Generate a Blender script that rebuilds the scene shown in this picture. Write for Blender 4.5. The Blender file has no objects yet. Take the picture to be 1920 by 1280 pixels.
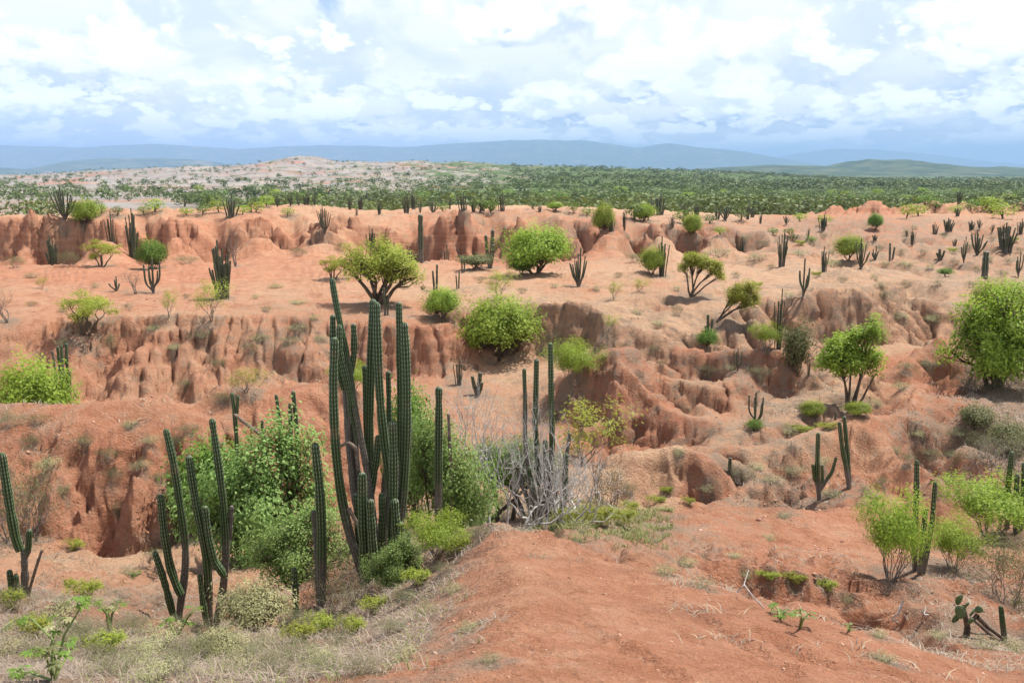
import bpy, bmesh, math, random
import numpy as np
from mathutils import Vector, Matrix, geometry
rnd = random.Random(7)
R = math.radians
scene = bpy.context.scene
COL = scene.collection

# ------------------------------------------------------------------ camera
FPX = 1663.0                       # focal length in photograph pixels (1920 wide)
PITCH = math.atan(315.0 / FPX)
cam_data = bpy.data.cameras.new('camera')
cam = bpy.data.objects.new('camera', cam_data); COL.objects.link(cam)
cam_data.sensor_width = 36.0
cam_data.lens = 36.0 * FPX / 1920.0
cam_data.clip_start = 0.1
cam_data.clip_end = 150000.0
cam.location = (0, 0, 0)
cam.rotation_euler = (math.pi / 2 - PITCH, 0, 0)
scene.camera = cam

# ------------------------------------------------------------------ light
SUN_EL, SUN_AZ = R(61), R(52)      # azimuth clockwise from +Y (away from the camera, to the right)
sun_dir = Vector((math.sin(SUN_AZ) * math.cos(SUN_EL), math.cos(SUN_AZ) * math.cos(SUN_EL), math.sin(SUN_EL)))
sd = bpy.data.lights.new('sun', 'SUN'); sd.energy = 5.0; sd.angle = R(0.55); sd.color = (1.0, 0.95, 0.87)
so = bpy.data.objects.new('sun', sd); COL.objects.link(so)
so.rotation_euler = (-sun_dir).to_track_quat('-Z', 'Y').to_euler()
scene.view_settings.view_transform = 'Standard'
scene.view_settings.look = 'None'
scene.view_settings.gamma = 1.0
scene.view_settings.exposure = 0.86
scene.view_settings.use_curve_mapping = False
cy = scene.cycles
cy.use_denoising = True
try:
    cy.denoiser = 'OPENIMAGEDENOISE'; cy.denoising_input_passes = 'RGB_ALBEDO_NORMAL'; cy.denoising_prefilter = 'ACCURATE'
except Exception: pass
cy.max_bounces = 5; cy.diffuse_bounces = 2; cy.glossy_bounces = 2; cy.transmission_bounces = 3
cy.volume_bounces = 1; cy.transparent_max_bounces = 8
cy.use_adaptive_sampling = True; cy.adaptive_threshold = 0.012

# ------------------------------------------------------------------ node helper
class NT:
    def __init__(s, tree):
        s.t = tree; s.n = tree.nodes; s.l = tree.links
    def node(s, typ, ins=None, **props):
        n = s.n.new(typ)
        for k, v in props.items(): setattr(n, k, v)
        for k, v in (ins or {}).items():
            s.put(n.inputs[k], v)
        return n
    def put(s, sock, v):
        if isinstance(v, bpy.types.NodeSocket): s.l.new(v, sock)
        elif isinstance(v, bpy.types.Node): s.l.new(v.outputs[0], sock)
        else:
            if isinstance(v, (tuple, list)) and len(v) == 3 and sock.type == 'RGBA': v = (*v, 1)
            sock.default_value = v
    def math(s, op, a, b=0.0, c=0.0, clamp=False):
        n = s.n.new('ShaderNodeMath'); n.operation = op; n.use_clamp = clamp
        s.put(n.inputs[0], a); s.put(n.inputs[1], b); s.put(n.inputs[2], c)
        return n.outputs[0]
    def mapr(s, v, a, b, c=0.0, d=1.0, smooth=True):
        n = s.n.new('ShaderNodeMapRange'); n.clamp = True
        if smooth: n.interpolation_type = 'SMOOTHSTEP'
        s.put(n.inputs[0], v)
        for i, x in enumerate((a, b, c, d)): s.put(n.inputs[i + 1], x)
        return n.outputs[0]
    def mix(s, f, a, b, mode='MIX'):
        n = s.n.new('ShaderNodeMix'); n.data_type = 'RGBA'; n.blend_type = mode
        s.put(n.inputs[0], f); s.put(n.inputs[6], a); s.put(n.inputs[7], b)
        return n.outputs[2]
    def noise(s, vec, scale, detail=4.0, rough=0.55, dist=0.0, out=0, **kw):
        n = s.n.new('ShaderNodeTexNoise')
        if vec is not None: s.put(n.inputs['Vector'], vec)
        s.put(n.inputs['Scale'], scale); n.inputs['Detail'].default_value = detail
        n.inputs['Roughness'].default_value = rough; n.inputs['Distortion'].default_value = dist
        return n.outputs[out]
    def vmul(s, v, k):
        n = s.n.new('ShaderNodeVectorMath'); n.operation = 'MULTIPLY'
        s.put(n.inputs[0], v); s.put(n.inputs[1], k); return n.outputs[0]
    def attr(s, name, out='Fac'):
        n = s.n.new('ShaderNodeAttribute'); n.attribute_name = name; return n.outputs[out]

def new_mat(name):
    m = bpy.data.materials.new(name); m.use_nodes = True
    m.node_tree.nodes.clear()
    return m, NT(m.node_tree)

# ------------------------------------------------------------------ sky
world = bpy.data.worlds.new('World'); scene.world = world; world.use_nodes = True
world.cycles.sampling_method = 'MANUAL'; world.cycles.sample_map_resolution = 256
world.node_tree.nodes.clear()
w = NT(world.node_tree)
sky = w.node('ShaderNodeTexSky', sky_type='NISHITA', sun_disc=False, sun_elevation=SUN_EL, sun_rotation=SUN_AZ)
sky.air_density = 1.0; sky.dust_density = 0.6; sky.ozone_density = 1.2; sky.altitude = 400
tc = w.node('ShaderNodeTexCoord')
nrm = w.node('ShaderNodeVectorMath', {0: tc.outputs['Generated']}, operation='NORMALIZE').outputs[0]
sx = w.node('ShaderNodeSeparateXYZ', {0: nrm})
az = w.math('ARCTAN2', sx.outputs[0], sx.outputs[1])
el = w.math('ARCSINE', sx.outputs[2])
elc = w.math('MAXIMUM', el, -0.02)
VEIL_A, VEIL_B = (0.56, 0.60, 0.655), (0.76, 0.75, 0.74)
CU_W, CU_G, LOW_B = (0.96, 0.93, 0.90), (0.36, 0.42, 0.52), (0.22, 0.40, 0.72)
# clouds live in (azimuth, log elevation): they grow and round out overhead, flatten towards the horizon;
# seen from the side the heaps hide the gaps between them, overhead, out of view, cover is thinned to blue to lower the fill light
lel = w.math('LOGARITHM', w.math('ADD', elc, 0.10), 2.718281828)
sq = w.math('MULTIPLY', az, 5.0)
gap = w.mapr(el, 0.22, 0.65, 0.0, 0.20)
def noise2(p, sc, det, rough=0.5, dist=0.0, out=0):
    o = w.noise(p, sc, det, rough, dist, out=out); o.node.noise_dimensions = '2D'; return o
def cl_vec(dx, dy, ky, off):
    v = w.node('ShaderNodeCombineXYZ')
    w.put(v.inputs[0], w.math('ADD', sq, off + dx)); w.put(v.inputs[1], w.math('ADD', w.math('MULTIPLY', w.math('ADD', lel, dy), ky), off * 0.7)); return v.outputs[0]
# the heaps one can pick out: (pixel u, v of the middle, half width, half height, weight)
HEAPS_A = [(1455,85,130,50,.20),(880,80,120,60,.14),(480,165,85,45,.16),(1750,140,110,50,.14),(60,190,110,40,.10),(1210,130,60,30,.10),(1890,190,70,70,.12),(985,60,60,40,.08),(1570,30,60,40,.10)]
HEAPS_B = [(300,190,75,38,.18),(690,205,180,34,.12),(1000,190,90,34,.10),(1650,215,240,34,.12),(1330,200,120,40,.08),(150,215,120,24,.08),(1100,230,120,26,.08),(560,240,200,22,.08),(1480,235,100,26,.06)]
def heap(dx, dy, sc, ky, off, blobs, fine):
    p = cl_vec(dx, dy, ky, off)
    wp = noise2(p, sc * 2.5, 2.0, 0.5, out=1)
    p2 = w.node('ShaderNodeVectorMath', {0: p, 1: w.vmul(w.node('ShaderNodeVectorMath', {0: wp, 1: (0.5, 0.5, 0.5)}, operation='SUBTRACT').outputs[0], (0.16 / sc, 0.16 / sc, 0.0))}, operation='ADD').outputs[0]
    d = noise2(p2, sc, 9.0 if fine else 3.0, 0.52)
    for k, amp in ((2.4, 0.15), (5.5, 0.11), (12.0, 0.06), (27.0, 0.03)) if fine else ((2.4, 0.15), (5.5, 0.08)):
        vo = w.node('ShaderNodeTexVoronoi', {'Vector': p2, 'Scale': sc * k}, feature='F1', voronoi_dimensions='2D')
        d = w.math('ADD', d, w.math('MULTIPLY', w.math('SUBTRACT', 0.42, vo.outputs['Distance']), amp))
    for u, v, hw, hh, wt in blobs:
        a0, s0 = ((u - 960.0) / FPX * 0.982), math.atan((325.0 - v) / FPX)
        qx = w.math('MULTIPLY', w.math('SUBTRACT', w.math('ADD', az, dx / 5.0), math.atan(a0)), FPX / hw)
        qy = w.math('MULTIPLY', w.math('SUBTRACT', w.math('ADD', el, dy * 0.16), s0), FPX / hh)
        r2 = w.math('ADD', w.math('MULTIPLY', qx, qx), w.math('MULTIPLY', qy, qy))
        d = w.math('ADD', d, w.math('MULTIPLY', w.math('EXPONENT', w.math('MULTIPLY', r2, -1.0)), wt))
    return w.math('SUBTRACT', d, gap)
def cumulus(under, sc, ky, off, lo, hi, white, grey, dens, dy, blobs):
    d0 = heap(0, 0, sc, ky, off, blobs, True); e0 = heap(0, 0, sc, ky, off, blobs, False); e1 = heap(0.05, dy, sc, ky, off, blobs, False)
    cov = w.math('MULTIPLY', w.mapr(d0, lo, hi), dens)
    lit = w.mapr(w.math('ADD', w.math('SUBTRACT', e0, e1), w.math('MULTIPLY', w.math('SUBTRACT', d0, e0), 0.9)), -0.17, 0.08)
    return w.mix(cov, under, w.mix(lit, grey, white))
skyc = w.vmul(sky.outputs[0], (0.08, 0.08, 0.08))
hi_cl = w.math('SUBTRACT', noise2(cl_vec(0, 0, 1.3, 15.0), 0.8, 7.0, 0.58, 0.3), gap)
veil = w.mapr(hi_cl, 0.26, 0.40)
c1 = w.mix(w.math('MULTIPLY', veil, 0.96), skyc, w.mix(w.mapr(noise2(cl_vec(0, 0, 1.8, 22.0), 1.6, 8.0, 0.55, 0.3), 0.34, 0.62), VEIL_A, VEIL_B))
c2 = cumulus(c1, 1.0, 1.7, 3.1, 0.51, 0.63, CU_W, CU_G, 0.88, 0.15, HEAPS_A)
c2 = cumulus(c2, 1.9, 2.0, 7.7, 0.56, 0.65, CU_W, CU_G, 0.92, 0.10, HEAPS_B)
# the far bank of cloud standing over the mountains, seen from its sunlit side
c2 = cumulus(c2, 3.0, 1.9, 11.3, 0.44, 0.54, (1.30, 1.25, 1.19), (0.70, 0.75, 0.82), w.mapr(el, 0.055, 0.125, 0.9, 0.0), 0.07, [])
c3 = w.mix(w.mapr(el, 0.018, 0.036, 0.85, 0.0), c2, LOW_B)   # blue distance below the cloud base
bg = w.node('ShaderNodeBackground', {'Color': c3, 'Strength': 1.0})
w.node('ShaderNodeOutputWorld', {'Surface': bg.outputs[0]})

# ------------------------------------------------------------------ numpy noise
_rs = np.random.RandomState(11)
_perm = _rs.permutation(512).astype(np.int64); _perm = np.concatenate([_perm, _perm])
_ga = _rs.rand(1024) * 2 * np.pi
_gx, _gy = np.cos(_ga).astype(np.float32), np.sin(_ga).astype(np.float32)
def pn2(x, y):
    xi = np.floor(x).astype(np.int64); yi = np.floor(y).astype(np.int64)
    xf = (x - xi).astype(np.float32); yf = (y - yi).astype(np.float32)
    u = xf * xf * xf * (xf * (xf * 6 - 15) + 10); v = yf * yf * yf * (yf * (yf * 6 - 15) + 10)
    def g(ix, iy, fx, fy):
        h = _perm[(_perm[ix & 511] + iy) & 511]
        return _gx[h] * fx + _gy[h] * fy
    a = g(xi, yi, xf, yf); b = g(xi + 1, yi, xf - 1, yf)
    c = g(xi, yi + 1, xf, yf - 1); d = g(xi + 1, yi + 1, xf - 1, yf - 1)
    return ((a + (b - a) * u) * (1 - v) + (c + (d - c) * u) * v) * 1.4
def fbm(x, y, oct=4, lac=2.03, gain=0.5):
    s = 0; a = 1.0; t = 0
    for i in range(oct):
        s = s + a * pn2(x + 17.3 * i, y - 9.1 * i); t += a; a *= gain; x = x * lac; y = y * lac
    return s / t
def ridged(x, y, oct=4):
    s = 0; a = 1.0; t = 0
    for i in range(oct):
        s = s + a * (1 - 2 * np.abs(pn2(x + 31.7 * i, y + 5.3 * i))); t += a; a *= 0.5; x = x * 2.1; y = y * 2.1
    return s / t
def blur(a, sg0, sg1):
    """separable gaussian, edge padded"""
    for ax, sg in ((0, sg0), (1, sg1)):
        if sg <= 0.05: continue
        r = max(1, int(3 * sg)); k = np.exp(-0.5 * (np.arange(-r, r + 1) / sg) ** 2); k /= k.sum()
        p = [(0, 0), (0, 0)]; p[ax] = (r, r); b = np.pad(a, p, mode='edge'); out = np.zeros_like(a)
        n = a.shape[ax]
        for i, kk in enumerate(k):
            out += kk * (b[i:i + n] if ax == 0 else b[:, i:i + n])
        a = out
    return a
def smooth(x, a, b):
    t = np.clip((x - a) / (b - a), 0, 1); return t * t * (3 - 2 * t)

# ------------------------------------------------------------------ pixel <-> place
SP, CP = math.sin(PITCH), math.cos(PITCH)
def ray(u, v):
    """photograph pixel -> (X, Z) per metre of depth Y"""
    b = (v - 640.0) / FPX; h = CP - b * SP
    return ((u - 960.0) / FPX) / h, (-SP - b * CP) / h
def P(u, v, Y):
    a, s = ray(u, v); return (a * Y, Y, s * Y)
# ------------------------------------------------------------------ the land, surveyed as break lines (pixel, depth) or (pixel column, depth, height)
LV = []      # lines of visible points (u, v, Y)
LH = []      # lines of hidden points  (u, Y, z)
LV += [
 # ground at the photographer's feet and the bottom of the picture
 [(-500,1280,6.0),(0,1280,5.2),(250,1280,4.9),(500,1280,4.6),(760,1280,4.2),(960,1280,4.0),(1200,1280,4.0),(1500,1280,4.3),(1700,1280,5.0),(1920,1280,6.4),(2500,1280,7.5)],
 [(-500,1180,8.5),(0,1160,8.6),(200,1200,8.0),(400,1225,7.2),(560,1215,6.6),(700,1230,6.0),(850,1200,5.6)],
 # path crest of the near ridge
 [(1010,1160,5.5),(960,1060,7.6),(930,988,9.7)],
 # right lip of the near ridge
 [(930,988,9.7),(1000,992,9.8),(1090,1018,9.2),(1180,1045,8.7),(1270,1078,8.0),(1350,1106,7.4),(1480,1150,6.7),(1600,1200,6.1),(1700,1250,5.7),(1740,1280,5.4)],
 # left flank of the near ridge and the ground below it
 [(860,1010,10.4),(790,1085,9.0),(700,1165,8.2),(640,1200,7.4)],
 [(420,1190,10.6),(520,1182,10.6),(620,1152,11.6),(740,1092,12.6),(850,1010,13.6)],
 [(-500,1120,11.5),(0,1122,11.5),(120,1125,11.6),(330,1162,12.0),(420,1178,12.0)],
 [(-500,1085,15.0),(0,1085,15.0),(180,1090,14.6),(320,1110,14.4),(440,1125,14.2)],
 [(-500,1050,18.2),(0,1045,18.2),(100,1050,18.3),(250,1056,18.5),(330,1050,18.3),(450,1050,17.5),(600,1050,17.0),(750,1020,17.0)],
 # left red hill: foot, crest
 [(-500,1005,20.5),(0,1000,20.5),(100,1012,20.5),(180,1026,20.3),(225,1035,20.1),(290,1037,20.3),(340,1005,21.2),(450,1000,21.8),(600,962,22.6),(700,920,24.0)],
 [(-500,765,25.0),(0,756,24.6),(140,755,24.6),(230,750,24.6),(285,737,24.9),(340,755,24.6),(385,777,24.2),(420,760,24.9),(465,728,25.6),(520,738,25.5),(560,725,26.0),(615,715,26.5),(660,725,27.0),(720,765,28.0)],
 [(-500,838,22.7),(0,836,22.6),(150,840,22.5),(300,840,22.4),(400,838,22.8),(500,815,23.8),(600,800,24.3)],
 [(-500,925,21.3),(0,922,21.2),(150,940,21.0),(230,955,20.8),(300,945,21.0),(400,930,21.8),(500,900,22.8),(600,875,23.3)],
 # plateau slope left: foot and rim
 [(-500,745,38.0),(0,742,38.0),(200,746,38.0),(300,738,38.3),(390,762,37.4),(480,715,39.0),(600,690,40.0),(690,705,41.2),(760,705,41.8),(835,692,42.2)],
 [(-500,600,43.0),(0,606,42.6),(90,597,43.0),(170,602,43.0),(230,600,43.0),(330,590,43.5),(400,602,43.0),(480,592,43.5),(560,592,44.0),(640,610,43.6),(690,613,43.2),(780,613,43.2),(828,620,42.9),(846,600,45.2),(870,584,47.0),(930,576,47.5),(1000,572,47.2),(1060,569,46.7),(1103,574,46.2),(1131,602,44.4),(1187,615,43.2),(1250,643,41.6),(1275,656,40.6),(1347,660,40.2)],
 [(860,650,46.0),(930,672,45.0),(1010,650,45.8),(1060,668,45.2),(1105,668,44.8),(1134,638,43.2),(1175,646,42.3),(1269,695,39.9),(1350,711,39.4)],
 [(1364,700,41.0),(1390,690,41.5)],
 # second terrace
 [(1231,712,37.3),(1272,724,37.0),(1328,734,36.5),(1362,750,35.8),(1378,768,35.1)],
 [(1236,722,37.05),(1272,746,36.7),(1297,759,36.5),(1330,764,36.1),(1362,770,35.45),(1376,779,34.85)],
 # spur hill
 [(1103,676,37.2),(1130,660,37.0),(1153,653,37.0),(1187,651,37.8)],
 [(1160,690,36.2),(1200,738,35.1),(1265,774,34.0),(1312,790,33.2),(1353,811,32.2)],
 [(1040,720,38.2),(1060,780,35.6),(1100,822,33.6),(1156,832,33.2),(1250,836,32.4),(1330,838,31.0)],
 # pale mound
 [(1175,890,23.9),(1215,848,24.6),(1259,838,24.8),(1312,853,24.6),(1347,880,24.2)],
 [(1160,935,22.9),(1220,945,23.1),(1300,938,23.6),(1350,925,23.9)],
 # channel and pillar
 [(1352,928,23.9),(1372,880,27.4),(1400,815,31.4),(1430,800,32.2),(1490,780,33.8),(1545,742,36.8),(1570,735,38.0)],
 [(1412,658,39.7),(1440,655,40.0),(1472,666,39.3)],
 [(1398,690,39.0),(1430,705,38.4),(1462,715,38.3),(1500,728,38.0),(1530,735,37.8)],
 [(1487,672,41.5),(1520,690,41.5)],
 # right cliffs
 [(1490,590,49.0),(1507,562,49.8),(1563,548,50.4),(1613,546,50.6),(1647,568,50.0),(1670,598,49.2),(1684,586,50.6),(1747,578,52.0),(1813,591,51.0),(1920,600,50.0),(2500,600,50.0)],
 [(1480,620,47.6),(1507,634,48.4),(1533,640,48.5),(1613,640,48.9),(1680,645,48.3),(1700,650,48.0),(1747,622,50.4),(1813,628,49.6),(1920,640,48.0),(2500,640,48.0)],
 [(1600,682,42.5),(1660,700,40.5),(1668,692,41.5)],
 # right ridge
 [(1560,930,22.3),(1600,900,23.4),(1647,867,25.3),(1657,820,27.8),(1645,779,30.2),(1700,780,31.0)],
 [(1657,820,27.8),(1700,760,32.4),(1690,715,36.4),(1720,672,39.6),(1753,634,42.6),(1790,631,43.4),(1815,640,43.4)],
 [(1700,760,32.4),(1760,744,33.6),(1833,751,33.8),(1880,778,31.8),(1925,830,28.5)],
 [(1840,700,40.0),(1870,725,38.5),(1920,735,38.0),(2500,735,38.0)],
 [(1700,872,25.5),(1760,850,27.5),(1830,845,28.5),(1920,880,26.5),(2500,880,26.5)],
 [(1350,862,26.4),(1385,838,27.6),(1440,832,28.0),(1490,836,27.6),(1560,800,29.4),(1600,778,30.6)],
 [(1385,905,25.5),(1440,888,26.3),(1520,890,25.6)],
 # right foreground hollow
 [(1130,975,17.2),(1230,958,18.2),(1300,950,18.6),(1400,944,18.9),(1480,952,18.9),(1545,955,19.6),(1610,965,19.4)],
 [(1100,990,15.0),(1200,1000,15.2),(1400,975,18.6),(1600,1000,18.0),(1760,1010,17.0),(1920,1010,17.0),(2500,1010,17.0)],
 [(1200,1040,12.6),(1350,1045,12.6),(1400,1030,14.0),(1640,1062,14.0),(1760,1080,13.5),(1920,1100,12.8),(2500,1100,13)],
 [(1340,1065,11.6),(1450,1072,11.5),(1540,1075,11.5),(1590,1082,11.7),(1630,1100,11.2),(1665,1125,10.8),(1690,1165,10.3)],
 [(1360,1090,11.1),(1450,1103,11.0),(1540,1110,11.0),(1585,1130,10.9),(1640,1170,10.3),(1680,1178,10.1)],
 [(1350,1120,9.6),(1480,1150,9.4),(1600,1180,9.4),(1700,1195,9.6),(1810,1190,9.8),(1920,1200,9.8),(2500,1200,10)],
 # the plateau top
 [(-500,560,51),(0,560,51),(150,555,52),(300,548,54),(430,560,50),(560,560,50.5),(690,575,47.8),(760,572,48),(830,562,50),(920,558,50.5),(1000,546,53),(1085,538,54.5),(1200,548,52.5),(1305,558,51.5),(1390,580,49),(1450,572,50.3)],
 [(1150,580,48.0),(1230,600,46.4),(1330,625,44.2)],
 [(1300,600,46.6),(1390,604,46.8),(1440,620,45.5)],
 [(-500,525,61),(0,527,61),(200,523,62),(400,528,61),(600,520,63),(800,530,60),(1000,515,64),(1200,518,63),(1400,520,63),(1500,535,57),(1600,525,60),(1750,540,57),(1920,548,56),(2500,548,56)],
 [(-500,505,75),(0,508,74),(200,505,75),(400,506,75),(600,500,77),(800,506,75),(960,512,72),(1060,507,76),(1200,500,77),(1400,500,78),(1600,505,76),(1920,522,70),(2500,522,70)],
 [(-500,500,90),(0,504,90),(100,499,91),(200,493,92),(350,491,93),(480,481,95),(560,473,96),(650,471,97),(740,490,92),(870,497,86),(960,508,80),(1010,511,78),(1060,503,80),(1110,490,88),(1160,481,93),(1300,481,95),(1400,472,100),(1500,475,98),(1600,480,93),(1750,480,92),(1920,490,88),(2500,490,88)],
 # far red cliff: foot, middle rim, top
 [(-500,500,100),(0,497,100),(150,495,100),(310,493,100),(401,489,100),(500,478,101),(576,468,102),(640,470,102),(720,490,100),(853,490,100),(960,480,101),(1065,477,101),(1116,483,100),(1220,480,101),(1305,477,102),(1373,464,104)],
 [(-500,415,103.5),(0,414,103.5),(128,414,103.5),(179,425,103),(240,432,103),(310,428,103),(401,431,103),(470,428,103),(540,431,103.5),(598,439,104),(680,432,104),(760,436,103.5),(817,429,103),(912,429,103),(990,432,103.5),(1072,425,104),(1160,429,104),(1240,435,104),(1313,440,104.5),(1366,436,106),(1417,440,107),(1468,458,104),(1530,464,103)],
 [(1450,470,101.5),(1534,476,100.5)],
 [(-500,405,112),(0,408,112),(150,408,112),(208,392,113),(262,395,113),(328,400,112),(357,413,109),(401,411,111),(521,401,113),(620,398,116),(700,408,112),(790,412,112),(871,401,112),(985,400,113),(1040,394,114),(1112,403,113),(1180,420,109),(1260,425,110),(1340,428,112)],
 [(520,387,128),(570,384,130),(620,392,128)],
 [(700,398,140),(850,392,150),(1000,390,150),(1120,397,140),(1250,415,130),(1400,425,128),(1480,440,122)],
 [(800,388,172),(950,386,176),(1100,390,170),(1250,402,160),(1400,410,150)],
 [(1523,440,116),(1559,424,121),(1614,427,121),(1676,439,117)],
 [(1500,452,110),(1600,450,109),(1700,450,110),(1920,455,105),(2500,455,105)],
 [(1480,420,136),(1560,414,140),(1640,415,142),(1750,412,142),(1920,420,140),(2500,420,140)],
 [(1500,406,160),(1566,402,163),(1636,400,165),(1694,402,165),(1749,394,168),(1803,394,168),(1860,400,165),(1913,394,168),(2500,396,168)],
]
LH += [
 [(-500,30,-9.2),(0,30,-9.5),(200,30,-9.8),(400,30,-10.0),(620,31.5,-9.6)],
 [(-500,34,-10.2),(0,34,-10.3),(300,34,-10.4),(600,35,-10.2)],
 [(800,30,-9.3),(900,28,-9.0),(1000,28,-9.3),(1100,28.5,-9.7)],
 [(850,36,-9.9),(950,36,-10.1),(960,40,-9.8)],
 [(850,20,-7.6),(1000,19,-7.5),(1100,21,-8.1)],
 [(1180,20.6,-8.3),(1260,20.8,-8.7),(1400,21.2,-8.9),(1500,21.5,-8.8)], [(1400,30.5,-9.9),(1480,30.8,-9.9),(1545,32,-9.9)],
 [(930,12.2,-5.3),(1050,12.4,-5.6)],
 [(1200,28.0,-9.7),(1260,28.3,-9.8),(1330,27.6,-9.6)],
 [(1130,41.2,-8.9),(1180,40.9,-8.6),(1215,39.6,-8.6)],
 [(1840,37,-9.4),(1920,34,-9.6),(2500,34,-9.6)],
 [(1780,30,-9.3),(1920,29.5,-9.4),(2500,30,-9.4)],
 [(1740,40,-9.3),(1780,46,-9.3),(1850,46,-9.2)],
 [(-500,96,-11.3),(0,96,-11.3),(300,96.5,-11),(500,98,-10.6),(700,96.5,-11),(900,94,-11),(1100,95.5,-10.9),(1300,98,-10.3)],
 [(-500,150,-9),(0,150,-9),(300,150,-9),(560,165,-9.5)],
 [(-500,230,-13.5),(0,230,-13.5),(400,230,-13),(700,230,-12),(1000,240,-12.5),(1300,230,-12),(1600,240,-12.5),(1920,250,-13),(2500,250,-13)],
 [(1530,195,-9.5),(1640,195,-9.5),(1760,200,-9),(1920,200,-9),(2500,200,-9)],
 [(-500,340,-14.5),(0,340,-14.5),(500,340,-15),(1000,340,-15.5),(1500,340,-16),(2500,340,-16)],
 [(-500,600,-16),(0,600,-16),(500,600,-16.5),(1000,600,-17.5),(1500,600,-18),(2500,600,-18)],
]
LV += [
 [(-500,352,1000),(0,354,1000),(300,352,1000),(600,350,1000),(900,350,1000),(1200,350,1000)],
 [(-500,342,1500),(0,343,1500),(300,339,1450),(600,334,1400),(900,336,1400),(1150,335,1450),(1300,339,1500)],
 [(-500,333,2500),(0,332,2500),(60,331,2500),(150,323,2500),(300,317,2500),(345,312,2500),(400,317,2500),(470,311,2400),(505,303,2400),(575,293,2400),(610,293,2400),(640,304,2400),(700,305,2500),(740,310,2500),(800,312,2500),(830,305,2400),(880,305,2400),(905,311,2400),(945,305,2500),(1000,314,2500),(1100,317,2600),(1250,320,2800),(1330,327,3000)],
]
LH += [
 [(1330,1000,-17.5),(1500,1000,-17.5),(2500,1000,-17.5)], [(1420,1500,-17),(1560,1500,-15),(1700,1500,-17),(2500,1500,-18)],
 [(1450,3000,-18),(2500,3000,-18)],
 [(-500,4000,-16),(500,4200,-16),(1200,4500,-18),(2500,4500,-18)],
 [(-500,47000,-18),(500,47000,-18),(1200,47000,-18),(2500,47000,-18)],
 [(-500,0.8,-1.85),(960,0.8,-1.8),(2500,0.8,-1.85)],
 [(-500,2.2,-2.3),(200,2.2,-2.1),(960,2.2,-2.05),(1700,2.2,-2.1),(2500,2.2,-2.3)],
 [(-3600,2.2,-3.6),(-3600,6,-4.4),(-3600,12,-6.5),(-3600,22,-8.5),(-3600,25,-7),(-3600,36,-9.5),(-3600,43,-7),(-3600,90,-8.5),(-3600,100,-9.5),(-3600,104,-6),(-3600,150,-9),(-3600,350,-15),(-3600,1000,-17),(-3600,47000,-18),(-3600,.8,-2.6)],
 [(5400,2.2,-3.6),(5400,6,-4.6),(5400,12,-6.5),(5400,22,-8.5),(5400,25,-8.5),(5400,36,-9.5),(5400,43,-9),(5400,50,-8),(5400,90,-8.5),(5400,150,-8),(5400,350,-15),(5400,1000,-17),(5400,47000,-18),(5400,.8,-2.6)],
]
pts = []
def _sub(line):
    out = []
    for p, q in zip(line[:-1], line[1:]):
        n = max(1, int(max(abs(p[0] - q[0]) / 0.022, abs(p[1] - q[1]) / 0.05)))
        n = min(n, 40)
        for i in range(n):
            t = i / n; out.append(tuple(p[k] + (q[k] - p[k]) * t for k in range(3)))
    out.append(line[-1]); return out
for ln in LV:
    l3 = []
    for u, v, Y in ln:
        a, s = ray(u, v); l3.append((a, math.log(Y), s * Y))
    pts += _sub(l3)
for ln in LH:
    pts += _sub([((u - 960) / FPX * CP, math.log(Y), z) for u, Y, z in ln])
_seen = {}
for a, l, z in pts: _seen.setdefault((round(a, 4), round(l, 4)), z)
pts = [(k[0], k[1], z) for k, z in _seen.items()]
KA = 1.0
cv, ce, cf, *_o = geometry.delaunay_2d_cdt([Vector((p[0] * KA, p[1])) for p in pts], [], [], 0, 1e-6)
zmap = [0.0] * len(cv)
for i, src in enumerate(_o[0]): zmap[i] = pts[src[0]][2] if src else 0.0

# fine raster in (a = X/Y, ln Y)
ca = np.concatenate([np.linspace(-1.7, -0.68, 50, endpoint=False), np.linspace(-0.68, 0.68, 930), np.linspace(0.68, 1.7, 51)[1:]])
l_near = np.arange(math.log(1.0), math.log(210), 0.0032)
l_far = np.arange(l_near[-1] + 0.01, math.log(46000), 0.011)
cl = np.concatenate([l_near, l_far])
NA, NL = len(ca), len(cl)
Z = np.full((NL, NA), np.nan, np.float32)
for f in cf:
    t = [(cv[i][0] / KA, cv[i][1], zmap[i]) for i in f]
    (x0, y0, z0), (x1, y1, z1), (x2, y2, z2) = t
    i0, i1 = np.searchsorted(ca, (min(x0, x1, x2) - 1e-6, max(x0, x1, x2) + 1e-6))
    j0, j1 = np.searchsorted(cl, (min(y0, y1, y2) - 1e-6, max(y0, y1, y2) + 1e-6))
    if i1 <= i0 or j1 <= j0: continue
    den = (y1 - y2) * (x0 - x2) + (x2 - x1) * (y0 - y2)
    if abs(den) < 1e-12: continue
    A = ca[None, i0:i1]; L = cl[j0:j1, None]
    w0 = ((y1 - y2) * (A - x2) + (x2 - x1) * (L - y2)) / den
    w1 = ((y2 - y0) * (A - x2) + (x0 - x2) * (L - y2)) / den
    w2 = 1 - w0 - w1
    m = (w0 > -1e-5) & (w1 > -1e-5) & (w2 > -1e-5)
    zz = w0 * z0 + w1 * z1 + w2 * z2
    sub = Z[j0:j1, i0:i1]; sub[m] = zz[m]
_bad = np.isnan(Z)
if _bad.any():
    for j in range(NL):
        r = Z[j]; b = np.isnan(r)
        if b.all(): Z[j] = Z[j - 1]
        elif b.any(): r[b] = np.interp(ca[b], ca[~b], r[~b])
YY = np.exp(cl)[:, None].astype(np.float32) * np.ones((1, NA), np.float32)
XX = (ca[None, :] * YY).astype(np.float32)
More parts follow.
